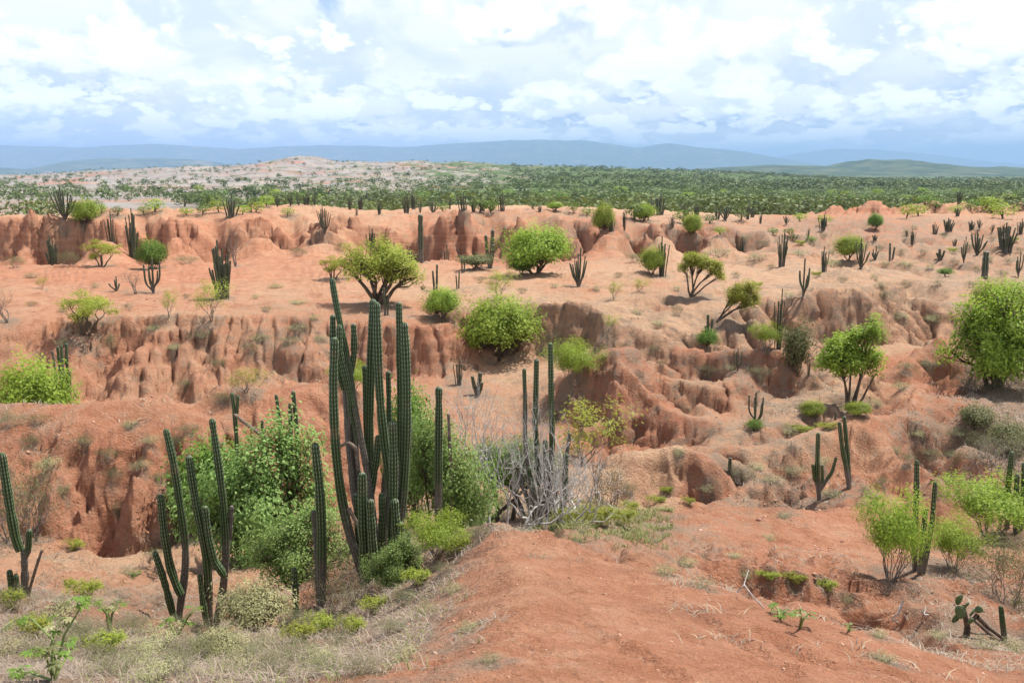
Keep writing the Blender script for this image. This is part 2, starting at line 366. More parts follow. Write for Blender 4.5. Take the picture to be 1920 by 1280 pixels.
def gradients(Z):
    dl = np.gradient(Z, axis=0) / np.gradient(cl)[:, None]        # dz/dlnY at constant a
    da = np.gradient(Z, axis=1) / np.gradient(ca)[None, :]
    gx = da / YY; gy = (dl - ca[None, :] * da) / YY
    return gx.astype(np.float32), gy.astype(np.float32)
# soften the facets, but keep cliffs crisp
gx, gy = gradients(blur(Z, 1.5, 1.5)); steep = np.sqrt(gx * gx + gy * gy)
mk = blur(smooth(steep, 0.4, 0.75), 3.5, 4); mk = np.clip(mk * 1.8, 0, 1)
Zn = blur(Z, 4.0, 6); Zf = blur(Z, 1.8, 3.0); wn = 1 - smooth(YY, 16, 34)
Z = (Zn * wn + Zf * (1 - wn)) * (1 - mk) + blur(Z, 0.8, 1.3) * mk

# ragged rims: alcoves and buttresses
def samp0(arr, x, y):
    a = x / np.maximum(y, 0.5); l = np.log(np.maximum(y, 1.0))
    fi = np.interp(a, ca, np.arange(NA)); fj = np.interp(l, cl, np.arange(NL))
    i = np.clip(fi.astype(int), 0, NA - 2); j = np.clip(fj.astype(int), 0, NL - 2); u = fi - i; v = fj - j
    return (arr[j, i] * (1 - u) + arr[j, i + 1] * u) * (1 - v) + (arr[j + 1, i] * (1 - u) + arr[j + 1, i + 1] * u) * v
wv = np.interp(YY, [0, 18, 40, 60, 85, 180, 260], [0, 0.05, 0.42, 0.5, 2.1, 2.4, 0]).astype(np.float32)
ws = np.interp(YY, [0, 20, 50, 85, 250], [1.5, 1.8, 2.6, 5.5, 8]).astype(np.float32) * 0 + 1
n_a = np.where(YY < 66, fbm(XX / 2.6, YY / 2.6, 3), fbm(XX / 6.5, YY / 6.5, 4)); n_b = np.where(YY < 66, fbm(XX / 2.6 + 40, YY / 2.6, 3), fbm(XX / 6.5 + 40, YY / 6.5, 4))
Z = samp0(Z, XX + wv * n_a * 0.7, YY + wv * n_b * 1.3).astype(np.float32)
# the pointed red hills on the skyline of the badlands
for u_, v_, Y_, sl_, rg_ in [(1566,386,163,.55,9),(1600,394,160,.55,6),(1636,374,165,.58,11),(1694,387,166,.5,8),(1749,375,168,.32,14),(1803,376,169,.32,14),(1850,384,166,.4,10),(1913,379,168,.4,12),(1523,397,158,.5,7)]:
    px_, py_, pz_ = P(u_, v_, Y_); d_ = np.sqrt((XX - px_) ** 2 + ((YY - py_) * 0.8) ** 2); m_ = d_ < rg_
    an_ = np.arctan2(YY - py_, XX - px_); cone = pz_ - d_ * sl_ * (1 + 0.25 * np.sin(an_ * 7 + u_) * smooth(d_, 0, 3)) - 0.25 + 0.25 * np.exp(-d_)
    Z = np.where(m_, np.maximum(Z, cone), Z).astype(np.float32)

# ------------------------------------------------------------------ running water: trace drops over the land and let them cut rills
def samp(arr, x, y):
    """bilinear read of a polar array at world x, y"""
    a = x / np.maximum(y, 0.5); l = np.log(np.maximum(y, 1.0))
    fi = np.interp(a, ca, np.arange(NA)); fj = np.interp(l, cl, np.arange(NL))
    i = np.clip(fi.astype(int), 0, NA - 2); j = np.clip(fj.astype(int), 0, NL - 2); u = fi - i; v = fj - j
    return (arr[j, i] * (1 - u) + arr[j, i + 1] * u) * (1 - v) + (arr[j + 1, i] * (1 - u) + arr[j + 1, i + 1] * u) * v
def erode(x0, x1, y0, y1, h, nd, steps, iters, k, seed, amp=0.05, rill=1.0, m0=0.13, m1=0.45):
    rs = np.random.RandomState(seed)
    xs = np.arange(x0, x1, h); ys = np.arange(y0, y1, h)
    gX, gY = np.meshgrid(xs, ys); nx, ny = len(xs), len(ys)
    z0 = samp(Z, gX, gY).astype(np.float64)
    z = z0 + amp * fbm(gX / 1.3, gY / 1.3, 4) + amp * 0.5 * rs.rand(ny, nx) * h
    bgy, bgx = np.gradient(blur(z0, 0.5 / h, 0.5 / h), h); mac = smooth(np.sqrt(bgx ** 2 + bgy ** 2), m0, m1)
    for it in range(iters):
        zs = blur(z, 0.8, 0.8)
        gy_, gx_ = np.gradient(zs, h); sl = np.sqrt(gx_ ** 2 + gy_ ** 2)
        x = rs.rand(nd) * (nx - 1); y = rs.rand(nd) * (ny - 1); vx = np.zeros(nd); vy = np.zeros(nd)
        acc = np.zeros(nx * ny)
        for s in range(steps):
            i = np.clip(x, 0, nx - 1).astype(int); j = np.clip(y, 0, ny - 1).astype(int)
            g0 = gx_[j, i]; g1 = gy_[j, i]; ss = sl[j, i]
            vx = 0.55 * vx - 0.45 * g0 / (ss + 1e-3); vy = 0.55 * vy - 0.45 * g1 / (ss + 1e-3)
            n = np.sqrt(vx * vx + vy * vy) + 1e-6
            x = x + vx / n * 0.9; y = y + vy / n * 0.9
            wgt = np.clip(ss * 1.7, 0, 1.0) * min(1.0, 0.3 + s / 12)
            ok = (x > 0) & (y > 0) & (x < nx - 1) & (y < ny - 1)
            acc += np.bincount((j * nx + i)[ok], wgt[ok], nx * ny)
        acc = acc.reshape(ny, nx) / (nd / (nx * ny))
        d = blur(np.sqrt(acc), 0.7, 0.7)
        z = z - k * (np.minimum(d, 5.0) - d.mean() * 0.4) * mac
        # loose slopes slump
        z = z * 0.8 + blur(z, 0.9, 0.9) * 0.2
    # rills: fine noise drawn out along the way the water runs, then sharpened
    zs = blur(z, 0.35 / h, 0.35 / h) if h < 0.2 else blur(z, 1.2, 1.2)
    gy_, gx_ = np.gradient(zs, h); sl = np.sqrt(gx_ ** 2 + gy_ ** 2) + 1e-4; dxn, dyn = gx_ / sl, gy_ / sl
    def lic(sc, length):
        out = np.zeros_like(z); n_ = 0
        for sg in (1, -1):
            x_ = np.tile(np.arange(nx, dtype=np.float32), (ny, 1)); y_ = np.tile(np.arange(ny, dtype=np.float32)[:, None], (1, nx))
            for s_ in range(length):
                i = np.clip(x_, 0, nx - 1).astype(np.int32); j = np.clip(y_, 0, ny - 1).astype(np.int32)
                out += sc[j, i]; n_ += 1
                x_ = x_ + sg * dxn[j, i] * 1.3; y_ = y_ + sg * dyn[j, i] * 1.3
        out /= n_; return (out - out.mean()) / (out.std() + 1e-6)
    m2 = smooth(sl, 0.10, 0.42)
    l1 = lic(pn2(gX / (2.6 * h), gY / (2.6 * h)), 16); l2 = lic(pn2(gX / (6.5 * h) + 9, gY / (6.5 * h)), 22)
    z = z + h * m2 * rill * (0.9 - 2.3 * np.clip(0.6 - np.abs(l2), 0, 0.6) / 0.6 - 1.1 * np.clip(0.5 - np.abs(l1), 0, 0.5) / 0.5)
    dz = z - z0
    f = smooth(gX, x0, x0 + 3) * (1 - smooth(gX, x1 - 3, x1)) * smooth(gY, y0, y0 + 1.5) * (1 - smooth(gY, y1 - 3, y1))
    dz *= f
    def read(x, y):
        fi = (x - x0) / h; fj = (y - y0) / h
        inside = (fi >= 0) & (fj >= 0) & (fi < nx - 1.01) & (fj < ny - 1.01)
        i = np.clip(fi.astype(int), 0, nx - 2); j = np.clip(fj.astype(int), 0, ny - 2); u = fi - i; v = fj - j
        r = (dz[j, i] * (1 - u) + dz[j, i + 1] * u) * (1 - v) + (dz[j + 1, i] * (1 - u) + dz[j + 1, i + 1] * u) * v
        return np.where(inside, r, 0)
    return read
# trodden, wind rounded crests that the rills spare: (line of pixels with depth), half width
CRESTS = [([(1560,930,22.3),(1600,900,23.4),(1647,867,25.3),(1657,820,27.8),(1645,779,30.2),(1600,778,30.6)], 1.3), ([(1657,820,27.8),(1700,760,32.4),(1690,715,36.4),(1720,672,39.6),(1753,634,42.6),(1790,631,43.4)], 1.5), ([(1700,760,32.4),(1760,744,33.6),(1833,751,33.8),(1880,778,31.8)], 1.2),
 ([(1230,958,18.2),(1300,950,18.6),(1400,944,18.9),(1480,952,18.9),(1545,955,19.6),(1610,965,19.4)], 1.3), ([(1300,1000,16.5),(1450,1010,16),(1600,1030,15.5)], 1.5), ([(1175,890,23.9),(1215,848,24.6),(1259,838,24.8),(1312,853,24.6)], 0.9), ([(1385,838,27.6),(1440,832,28.0),(1490,836,27.6),(1560,800,29.4)], 0.7), ([(1103,676,37.2),(1153,653,37.0),(1187,651,37.8)], 0.8),
 ([(0,756,24.6),(140,755,24.6),(230,750,24.6),(285,737,24.9),(340,755,24.6),(385,777,24.2),(420,760,24.9),(465,728,25.6),(560,725,26.0),(615,715,26.5)], 1.1), ([(0,800,23.6),(150,800,23.6),(300,800,23.4)], 0.9)]
spare = np.zeros_like(Z)
for line, hw in CRESTS:
    w3 = [Vector(P(*q_)) for q_ in line]; best = np.full(Z.shape, 1e9, np.float32)
    for A_, B_ in zip(w3[:-1], w3[1:]):
        ab = (B_.x - A_.x, B_.y - A_.y); L2 = ab[0] ** 2 + ab[1] ** 2
        t_ = np.clip(((XX - A_.x) * ab[0] + (YY - A_.y) * ab[1]) / L2, 0, 1)
        best = np.minimum(best, (XX - A_.x - t_ * ab[0]) ** 2 + (YY - A_.y - t_ * ab[1]) ** 2)
    spare = np.maximum(spare, np.exp(-best / (hw * hw)))
keep = (1 - 0.9 * spare).astype(np.float32)
e3 = erode(1.5, 27, 18.5, 55, 0.20, 40000, 70, 4, 0.050, 13, 0.22, 0.5, 0.05, 0.3)
Z = (Z + e3(XX, YY) * keep).astype(np.float32)
e1 = erode(-24, 26, 8, 56, 0.09, 70000, 60, 5, 0.016, 3, 0.11, 0.75)
e2 = erode(-72, 112, 52, 190, 0.30, 70000, 45, 4, 0.10, 5, 0.22, 0.75)
Z = Z + e1(XX, YY) * keep + e2(XX, YY)

# ------------------------------------------------------------------ lumps, clods and strata
gx, gy = gradients(blur(Z, 1.2, 1.2)); steep = np.sqrt(gx * gx + gy * gy)
sf = smooth(steep, 0.25, 0.8).astype(np.float32)
near = 1 - smooth(YY, 150, 260)
Z = Z + near * (0.30 * fbm(XX / 4.5, YY / 4.5, 4) * smooth(YY, 10, 24) * np.clip(YY / 45, 0.6, 1.5) + 0.06 * fbm(XX / 1.1, YY / 1.1, 3) * smooth(YY, 4, 12))
Z = Z + near * sf * (0.12 * ridged(XX / 0.9 + Z * 0.3, YY / 0.9, 3) + 0.05 * fbm(XX / 0.22, YY / 0.22 + Z, 2)) * np.clip(YY / 30, 0.25, 2.0)
bad = smooth(YY, 66, 84) * (1 - smooth(YY, 132, 152)) * smooth(XX / YY, 0.12, 0.26)
Z = Z + bad * (1.15 * ridged(XX / 7.5, YY / 9.0, 4) - 0.35) + near * smooth(YY, 62, 80) * (1 - bad) * 0.3 * ridged(XX / 5, YY / 6, 4)
Z = Z + near * smooth(YY, 14, 26) * 0.16 * np.minimum(ridged(XX / 2.6 + 7, YY / 2.6, 3), 0.25)
Z = Z + (1 - smooth(YY, 12, 22)) * (0.05 * fbm(XX / 0.9 + 5, YY / 1.1, 3) + 0.02 * ridged(XX / 0.5 + YY * 0.5, YY / 1.2, 3))
Z = Z + 0.025 * (1 - smooth(YY, 25, 50)) * fbm(XX / 0.3, YY / 0.3, 4)
zz_ = Z / 0.62 + 0.35 * fbm(XX / 6, YY / 6, 3); fr_ = zz_ - np.floor(zz_)
Z = Z + near * smooth(YY, 24, 34) * smooth(steep, 0.28, 0.6) * 0.62 * 0.40 * (smooth(fr_, 0.30, 0.70) - fr_) * (0.4 + 0.9 * smooth(fbm(XX / 5 + 3, YY / 5, 2), -0.2, 0.35))
# far country: low hills and gullied badlands
fl = smooth(YY, 420, 900) * (1 - smooth(YY, 3000, 4200)); leftw = 1 - smooth(XX / YY, 0.1, 0.32)
Z = Z + fl * (0.25 + 0.75 * leftw) * (7.0 * fbm(XX / 170, YY / 240, 4) + 5.5 * ridged(XX / 75, YY / 120, 4) - 1.5) * np.clip(YY / 1500, 0.3, 1.4)
Z = Z.astype(np.float32)

def zat(x, y): return float(samp(Z, np.array([x], float), np.array([y], float))[0])
def hit(u, v, ymin=2.0, ymax=6000.0):
    """where the line of sight through a pixel meets the land"""
    a, s = ray(u, v)
    ys = np.exp(np.arange(math.log(ymin), math.log(ymax), 0.0015))
    zz = samp(Z, a * ys, ys); under = s * ys <= zz
    k = int(np.argmax(under)) if under.any() else len(ys) - 1
    y = ys[k]; return Vector((a * y, y, float(zz[k])))
# gullies and spurs one can pick out: (line of pixels, half width in metres, depth in metres; negative depth raises a spur)
CUTS = [
 ([(1330,1075),(1390,1084),(1450,1092),(1520,1100),(1570,1112),(1615,1138),(1650,1160),(1688,1176)], 0.5, 0.62),
 ([(1600,1085),(1625,1110),(1640,1140)], 0.45, 0.25), ([(1180,1050),(1260,1068),(1330,1090)], 0.35, 0.15),
 ([(1440,1068),(1520,1062),(1600,1062)], 0.5, -0.12),
 ([(1640,800),(1590,840),(1530,870),(1470,890)], 0.8, 0.45), ([(1650,840),(1600,875),(1540,910)], 0.7, 0.4), ([(1600,800),(1540,835),(1480,860)], 0.7, -0.25), ([(1640,870),(1590,890),(1560,920)], 0.6, -0.2),
 ([(1685,790),(1740,840),(1790,890),(1850,930)], 0.9, 0.55), ([(1675,850),(1720,905),(1770,960),(1800,1000)], 0.8, 0.5), ([(1665,900),(1700,950),(1740,1010)], 0.7, 0.4), ([(1680,820),(1730,875),(1780,930)], 0.6, -0.25), ([(1760,760),(1800,800),(1870,840)], 0.9, 0.4),
 ([(1655,720),(1610,745),(1570,765)], 0.8, 0.5), ([(1690,670),(1640,700)], 0.8, 0.4), ([(1700,740),(1620,770)], 0.6, -0.25), ([(1740,660),(1790,700),(1830,725)], 1.0, 0.5),
 ([(140,820),(142,900),(148,960),(155,1000)], 0.35, 0.5), ([(240,830),(228,890),(210,950),(200,1000),(205,1030)], 0.55, 0.8), ([(175,900),(180,960),(185,1025)], 0.35, 0.5), ([(330,800),(300,870),(285,950),(275,1030)], 0.4, 0.5), ([(80,800),(60,880),(40,980)], 0.5, 0.45), ([(262,900),(250,960),(245,1030)], 0.35, -0.35),
 ([(205,605),(222,640),(190,680),(178,720),(190,745)], 0.9, 0.9), ([(375,620),(385,660),(388,690)], 0.6, 0.5), ([(305,672),(335,700),(365,735),(395,760)], 0.7, 0.7), ([(320,660),(360,700),(410,745)], 0.5, -0.3), ([(500,680),(550,695),(610,706)], 0.6, 0.7), ([(530,640),(560,620)], 0.5, 0.4), ([(90,600),(60,640),(70,700)], 0.8, 0.6), ([(105,598),(104,612)], 0.3, 0.8), ([(145,600),(150,620)], 0.3, 0.8), ([(440,620),(460,660),(470,700)], 0.6, 0.45),
 ([(1125,690),(1110,740),(1090,800)], 0.7, 0.5), ([(1170,700),(1190,760),(1200,820)], 0.5, 0.4), ([(1150,670),(1160,740),(1170,810)], 0.5, -0.3), ([(1215,690),(1260,730),(1300,770)], 0.5, 0.45), ([(1240,790),(1250,830)], 0.5, 0.4),
 ([(1310,690),(1335,705)], 0.7, 0.6), ([(1225,860),(1240,930)], 0.35, 0.25), ([(1280,870),(1300,920)], 0.35, 0.25),
 ([(1240,560),(1262,570)], 0.5, 0.3), ([(1660,580),(1690,620),(1710,645)], 0.8, 0.6), ([(1440,600),(1455,650)], 0.8, 0.5), ([(1330,590),(1320,640)], 0.8, 0.5), ([(1400,610),(1390,650)], 0.9, 0.7),
 ([(1150,800),(1120,840),(1090,870)], 0.7, 0.3),  ([(325,425),(330,450),(336,488)], 2.2, -2.2), ([(480,428),(482,450),(486,478)], 2.6, -1.8), ([(600,436),(604,450),(610,470)], 3.0, -2.6), ([(655,432),(660,455),(664,474)], 2.0, -1.6), ([(858,428),(862,460),(866,490)], 2.4, -2.2), ([(962,430),(968,455),(972,482)], 2.0, -1.8), ([(1135,425),(1138,455),(1142,482)], 2.6, -2.4), ([(1232,432),(1236,455),(1240,478)], 2.0, -1.8), ([(1335,438),(1338,455),(1342,472)], 2.0, -1.5), ([(60,415),(64,450),(68,496)], 2.4, -1.8), ([(190,425),(194,455),(200,492)], 2.2, -2.0),
 ([(400,412),(404,440),(410,486)], 1.8, 2.0), ([(270,400),(280,430),(284,490)], 1.6, 1.8), ([(540,405),(548,440),(552,472)], 1.8, 1.8), ([(760,415),(766,445),(770,486)], 1.8, 2.0), ([(915,405),(920,440),(924,482)], 1.6, 1.8), ([(1015,402),(1022,440),(1028,478)], 1.8, 2.0), ([(1185,422),(1188,445),(1192,480)], 1.6, 1.8), ([(1285,430),(1288,450),(1292,476)], 1.6, 1.6), ([(120,412),(126,450),(130,494)], 1.6, 1.6), ([(1395,440),(1400,455),(1404,466)], 1.8, 1.6),
 ([(1440,470),(1500,478),(1560,482),(1620,475)], 2.2, 1.6), ([(1560,440),(1650,452),(1750,455)], 2.2, 1.3), ([(1700,480),(1800,500),(1900,505)], 1.8, 1.3), ([(1650,520),(1700,535),(1750,560)], 1.4, 0.9), ([(1780,420),(1880,440)], 2.5, 1.2), ([(1480,455),(1560,450)], 2.0, -1.2), ([(1620,462),(1700,470)], 2.0, -1.1), ([(1800,470),(1880,480)], 1.6, -0.9), ([(1560,520),(1640,507)], 1.2, -0.6), ([(1150,525),(1250,518)], 1.4, -0.5), ([(1600,500),(1700,505),(1760,520)], 1.2, 0.7), ([(1330,495),(1420,500)], 1.6, 0.6),
 ([(1230,1105),(1330,1165),(1430,1225),(1510,1275)], 0.10, 0.06), ([(1120,1190),(1220,1240),(1290,1278)], 0.09, 0.05), ([(1050,1080),(1080,1140),(1130,1200)], 0.10, 0.04), ([(1380,1160),(1450,1200),(1560,1250)], 0.12, 0.07), ([(1560,1215),(1640,1250),(1720,1280)], 0.12, 0.07),
 ([(1612,890),(1605,850),(1600,815)], 1.1, 0.45), ([(1690,880),(1715,830),(1750,790)], 1.4, 0.6), ([(1660,770),(1668,735),(1690,690)], 0.9, 0.4), ([(1420,930),(1480,915),(1540,900)], 0.8, 0.5), ([(1740,720),(1770,690),(1790,660)], 1.2, 0.5),
 ([(1250,980),(1400,985),(1560,985)], 0.6, -0.10), ([(1430,1010),(1560,1020)], 0.35, 0.14), ([(1290,1000),(1400,1020)], 0.6, 0.12),
]
_carve = np.zeros_like(Z)
for line, hw, dp in CUTS:
    if line[0][0] > 1100 and 640 < line[0][1] < 1000: dp *= 1.5
    w3 = [hit(*p_) for p_ in line]
    pp = []
    for A_, B_ in zip(w3[:-1], w3[1:]):
        n_ = max(2, int((B_ - A_).length / (hw * 0.3)))
        for i in range(n_): pp.append(A_.lerp(B_, i / n_))
    pp.append(w3[-1]); pp = np.array([(q_.x, q_.y) for q_ in pp])
    t_ = np.linspace(0, 1, len(pp)); pp = pp + np.stack([pn2(t_ * 5 + hw * 40, t_ * 0 + line[0][0]), pn2(t_ * 5, t_ * 0 + line[0][1])], 1) * hw * 0.7
    y0_, y1_ = pp[:, 1].min() - 3 * hw, pp[:, 1].max() + 3 * hw
    j0, j1 = np.searchsorted(cl, (math.log(max(1, y0_)), math.log(y1_)))
    aa = pp[:, 0] / pp[:, 1]; i0, i1 = np.searchsorted(ca, (aa.min() - 3 * hw / y0_, aa.max() + 3 * hw / y0_))
    X_, Y_ = XX[j0:j1, i0:i1], YY[j0:j1, i0:i1]; best = np.full(X_.shape, 1e9, np.float32); bt = np.zeros(X_.shape, np.float32)
    for k_, (px_, py_) in enumerate(pp):
        d_ = (X_ - px_) ** 2 + (Y_ - py_) ** 2; m_ = d_ < best; best[m_] = d_[m_]; bt[m_] = t_[k_]
    d_ = np.sqrt(best) / hw * (1 + 0.45 * fbm(X_ / (hw * .8), Y_ / (hw * .8), 3))
    env = np.clip(np.minimum(bt * 4 + 0.25, 1) * np.minimum((1 - bt) * 6 + 0.3, 1), 0, 1)
    prof = np.clip(1 - d_, 0, 1) ** 0.8 if dp > 0 else np.exp(-1.5 * d_ * d_)
    _carve[j0:j1, i0:i1] += -dp * prof * env
Z = Z + _carve
# ------------------------------------------------------------------ terrain mesh: rows follow the shape so that steep faces get their vertices
NR = 730
sv = Z / YY
wgt = np.abs(np.diff(sv, axis=0)) * 900 + np.minimum(np.diff(cl)[:, None] * 40, 0.6) + 0.02
wgt = np.minimum(wgt, 6.0)
wgt = blur(wgt.astype(np.float64), 3, 14)
cum = np.concatenate([np.zeros((1, NA)), np.cumsum(wgt, axis=0)]); cum /= cum[-1]
tgt = np.linspace(0, 1, NR)
ML = np.empty((NR, NA))
for i in range(NA): ML[:, i] = np.interp(tgt, cum[:, i], cl)
MY = np.exp(ML); MX = ca[None, :] * MY; MZ = samp(Z, MX, MY)
def rd(arr): return samp(arr, MX, MY).astype(np.float32)
sfm = rd(sf)
# push steep faces in and out along the horizontal (layers and overhangs)
gxm, gym = rd(gx), rd(gy); gl = np.sqrt(gxm ** 2 + gym ** 2) + 1e-4
lay = 0.5 * fbm(MZ * 2.3 + 0.15 * MX, MX * 0.15, 3) + 0.5 * fbm(MX * 0.8, MZ * 2.6, 3)
flu = ridged(MX / 1.9 + MZ * 0.12, MZ * 0.18 + 3, 3) * 0.6 + ridged(MX / 0.8, MZ * 0.3 + 9, 2) * 0.4
off = ((lay * 0.26 + flu * 0.13) * np.clip(MY / 38, 0.3, 2.8) * sfm * (1 - smooth(MY, 150, 250)) * smooth(MY, 8, 16))
MXd = MX - gxm / gl * off; MYd = MY - gym / gl * off
co = np.stack([MXd, MYd, MZ], -1).reshape(-1, 3).astype(np.float32)
idx = np.arange(NR * NA).reshape(NR, NA)
quads = np.stack([idx[:-1, :-1], idx[:-1, 1:], idx[1:, 1:], idx[1:, :-1]], -1).reshape(-1, 4)
def mesh_np(name, co, faces, smooth_shade=True):
    me = bpy.data.meshes.new(name)
    n, m = len(co), len(faces); k = faces.shape[1]
    me.vertices.add(n); me.vertices.foreach_set('co', np.ascontiguousarray(co, np.float32).ravel())
    me.loops.add(m * k); me.loops.foreach_set('vertex_index', np.ascontiguousarray(faces, np.int32).ravel())
    me.polygons.add(m); me.polygons.foreach_set('loop_start', np.arange(0, m * k, k, dtype=np.int32))
    if smooth_shade: me.polygons.foreach_set('use_smooth', np.ones(m, bool))
    me.update(calc_edges=True); return me
def fattr(me, name, arr):
    at = me.attributes.new(name, 'FLOAT', 'POINT'); at.data.foreach_set('value', np.ascontiguousarray(arr, np.float32).ravel())

# kinds of soil and cover, spread from survey spots (pixel, depth, value)
def spread(spots, p=2.5, default=None):
    A = MX / MY; L = ML; num = np.zeros_like(A); den = np.full_like(A, 1e-9)
    for u, v, Y, val in spots:
        a, s = ray(u, v); d2 = ((A - a) / 0.09) ** 2 + ((L - math.log(Y)) / 0.16) ** 2 + 0.05
        wg = d2 ** (-p); num += wg * val; den += wg
    return num / den
pale_sp = [(100,1280,5,.35),(500,1280,5,.45),(960,1280,4,.3),(1500,1280,4.4,.28),(1900,1280,6,.15),(960,1050,7.6,.3),(700,1160,8,.4),(1200,1060,9,.28),
 (330,1160,12,.3),(150,1070,16,.55),(250,1050,18.5,.7),(200,900,22,.25),(100,760,24.5,.28),(400,780,24,.3),(600,720,26,.28),(200,700,40,.35),(400,650,41,.45),(600,640,42,.4),(750,650,42,.35),
 (100,560,51,.4),(300,548,54,.35),(560,560,50,.45),(300,520,62,.2),(100,515,70,.2),(500,495,80,.25),(700,480,92,.4),(900,540,54,.6),(1085,530,55,.5),(1250,545,53,.5),(1400,580,49,.65),(1060,620,45.5,.7),(1250,620,44,.9),(1330,610,46,.85),(1180,590,47.5,.8),
 (1180,700,37,.2),(1250,760,34,.25),(1150,810,31,.1),(1300,730,37,.55),(1310,690,40,.2),(1440,680,39,.25),(1259,840,25.2,.8),(1215,848,24.6,1.0),(1240,845,24.7,1.0),(1200,870,24.2,0.9),(1300,900,24,.2),(1430,800,31,.5),(1500,770,34.5,.6),(1545,742,36.5,.8),
 (1560,600,49.5,.55),(1600,545,51,.8),(1750,570,52,.7),(1650,867,26,.32),(1700,760,33,.3),(1750,640,42,.15),(1830,750,34,.25),(1560,930,22,.2),(1400,975,18.6,.3),(1600,1000,18,.28),(1600,1040,15,.3),(1500,1070,12,.15),(1700,1190,10,.2),(1860,1190,10,.2),
 (1200,510,65,.6),(1400,510,66,.68),(1600,520,62,.7),(1850,530,60,.62),(1300,485,92,.58),(1500,475,98,.5),(1750,480,92,.5),(0,455,102,.3),(300,460,102,.2),(500,450,103,.3),(900,460,102,.2),(1100,455,103,.25),(1300,455,104,.15),
 (100,410,112,.6),(300,400,112,.4),(600,410,112,.5),(950,405,112,.35),(1050,395,114,.4),(1300,420,115,.5),(1600,426,121,.25),(1640,385,165,.2),(1560,390,163,.2),(1750,385,166,.45),(1850,430,130,.45),(1650,440,116,.25),(1700,455,108,.35),(600,385,130,.5),(900,388,170,.65),(1300,405,155,.6)]
pale = spread(pale_sp)
gray_sp = [(100,1240,6,.9),(350,1250,5.5,.9),(560,1230,6,.85),(700,1230,6,.7),(760,1120,8.5,.65),(880,1240,5,.5),(860,1050,9,.35),(960,1150,5.6,.05),(1100,1270,4,0),(1010,1050,8,0),(1500,1250,4.8,0),(1300,1100,7.5,.15),(1600,1250,5,.0),
 (1820,1195,9.6,.45),(1560,1150,9.8,.2),(1300,1050,12,.25),(60,1130,11,.7),(250,1130,12.5,.5),(200,1060,18,.25),(150,900,21.6,.2),(250,830,22.7,.2),(350,820,23.2,.3),(80,800,23.6,.35),(300,745,25,.05),(500,735,25.6,.1),(450,690,40,.3),(540,660,41,.35),(300,640,42,.2),(120,640,41.5,.15),
 (300,540,55,.1),(500,520,63,.1),(1250,590,47,.4),(1330,640,43,.45),(1450,690,38.6,.5),(1300,690,38.4,.4),(1180,900,24,.05),(1440,900,24.6,.45),(1380,870,26,.4),(1650,860,26.5,.0),(1720,850,27.5,.4),(1760,820,29.5,.5),(1870,800,30,.8),(1880,730,38,.8),(1720,700,37.5,.1),(1400,975,19,.35),(1550,940,22,.4),(1650,1000,18,.05),
 (1500,500,80,.35),(1700,500,80,.45),(1850,500,80,.5),(1750,450,110,.55),(1550,460,105,.5),(1880,440,125,.5),(1400,495,82,.35),(1100,520,62,.25),(1300,520,62,.35),(1150,970,17,.6),(1000,970,18,.6)]
gray = np.clip(spread(gray_sp), 0, 1) * (1 - smooth(MY, 130, 200))
farm = smooth(MY, 190, 420)
me = mesh_np('ground', co, quads)
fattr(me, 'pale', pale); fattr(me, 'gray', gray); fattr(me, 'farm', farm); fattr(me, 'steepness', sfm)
fattr(me, 'woods', smooth(MX / MY, -0.5, 0.32) * farm)
ground = bpy.data.objects.new('ground', me); COL.objects.link(ground); ground['kind'] = 'structure'

gm, g = new_mat('red_earth')
geo = g.node('ShaderNodeNewGeometry'); pos = geo.outputs['Position']
sp_ = g.node('ShaderNodeSeparateXYZ', {0: pos})
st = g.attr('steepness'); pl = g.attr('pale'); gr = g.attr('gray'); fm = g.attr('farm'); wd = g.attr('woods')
n1 = g.noise(pos, 0.35, 6, 0.6); n2 = g.noise(pos, 2.2, 6, 0.65); n3 = g.noise(pos, 14.0, 5, 0.65); n4 = g.noise(pos, 60.0, 4, 0.7)
pm = g.math('ADD', pl, g.math('ADD', g.math('MULTIPLY', g.math('SUBTRACT', n1, 0.5), 0.9), g.math('MULTIPLY', g.math('SUBTRACT', n2, 0.5), 0.5)))
red = g.mix(g.mapr(n2, 0.35, 0.65), (0.352, 0.152, 0.083), (0.437, 0.202, 0.119))
tan = g.mix(g.mapr(n3, 0.35, 0.65), (0.405, 0.245, 0.147), (0.50, 0.33, 0.207))
soil = g.mix(g.mapr(pm, 0.1, 0.75), red, tan)
n0 = g.noise(pos, 0.9, 7, 0.7)
soil = g.mix(g.mapr(n0, 0.50, 0.66, 0, 0.55), soil, (0.25, 0.115, 0.072))
soil = g.mix(g.mapr(n0, 0.30, 0.44, 0.45, 0), soil, (0.50, 0.35, 0.25))
# layers of the cut faces
zl = g.math('ADD', g.math('MULTIPLY', sp_.outputs[2], 1.0), g.math('MULTIPLY', n1, 0.8))
strv = g.node('ShaderNodeCombineXYZ'); g.put(strv.inputs[2], g.math('MULTIPLY', zl, 2.6)); g.put(strv.inputs[0], g.math('MULTIPLY', sp_.outputs[0], 0.05))
strat = g.noise(strv.outputs[0], 1.0, 3, 0.6)
layc = g.mix(g.mapr(strat, 0.38, 0.62), (0.30, 0.118, 0.068), (0.44, 0.225, 0.14))
soil = g.mix(g.math('MULTIPLY', st, g.math('SUBTRACT', 0.62, g.math('MULTIPLY', pl, 0.45))), soil, layc)
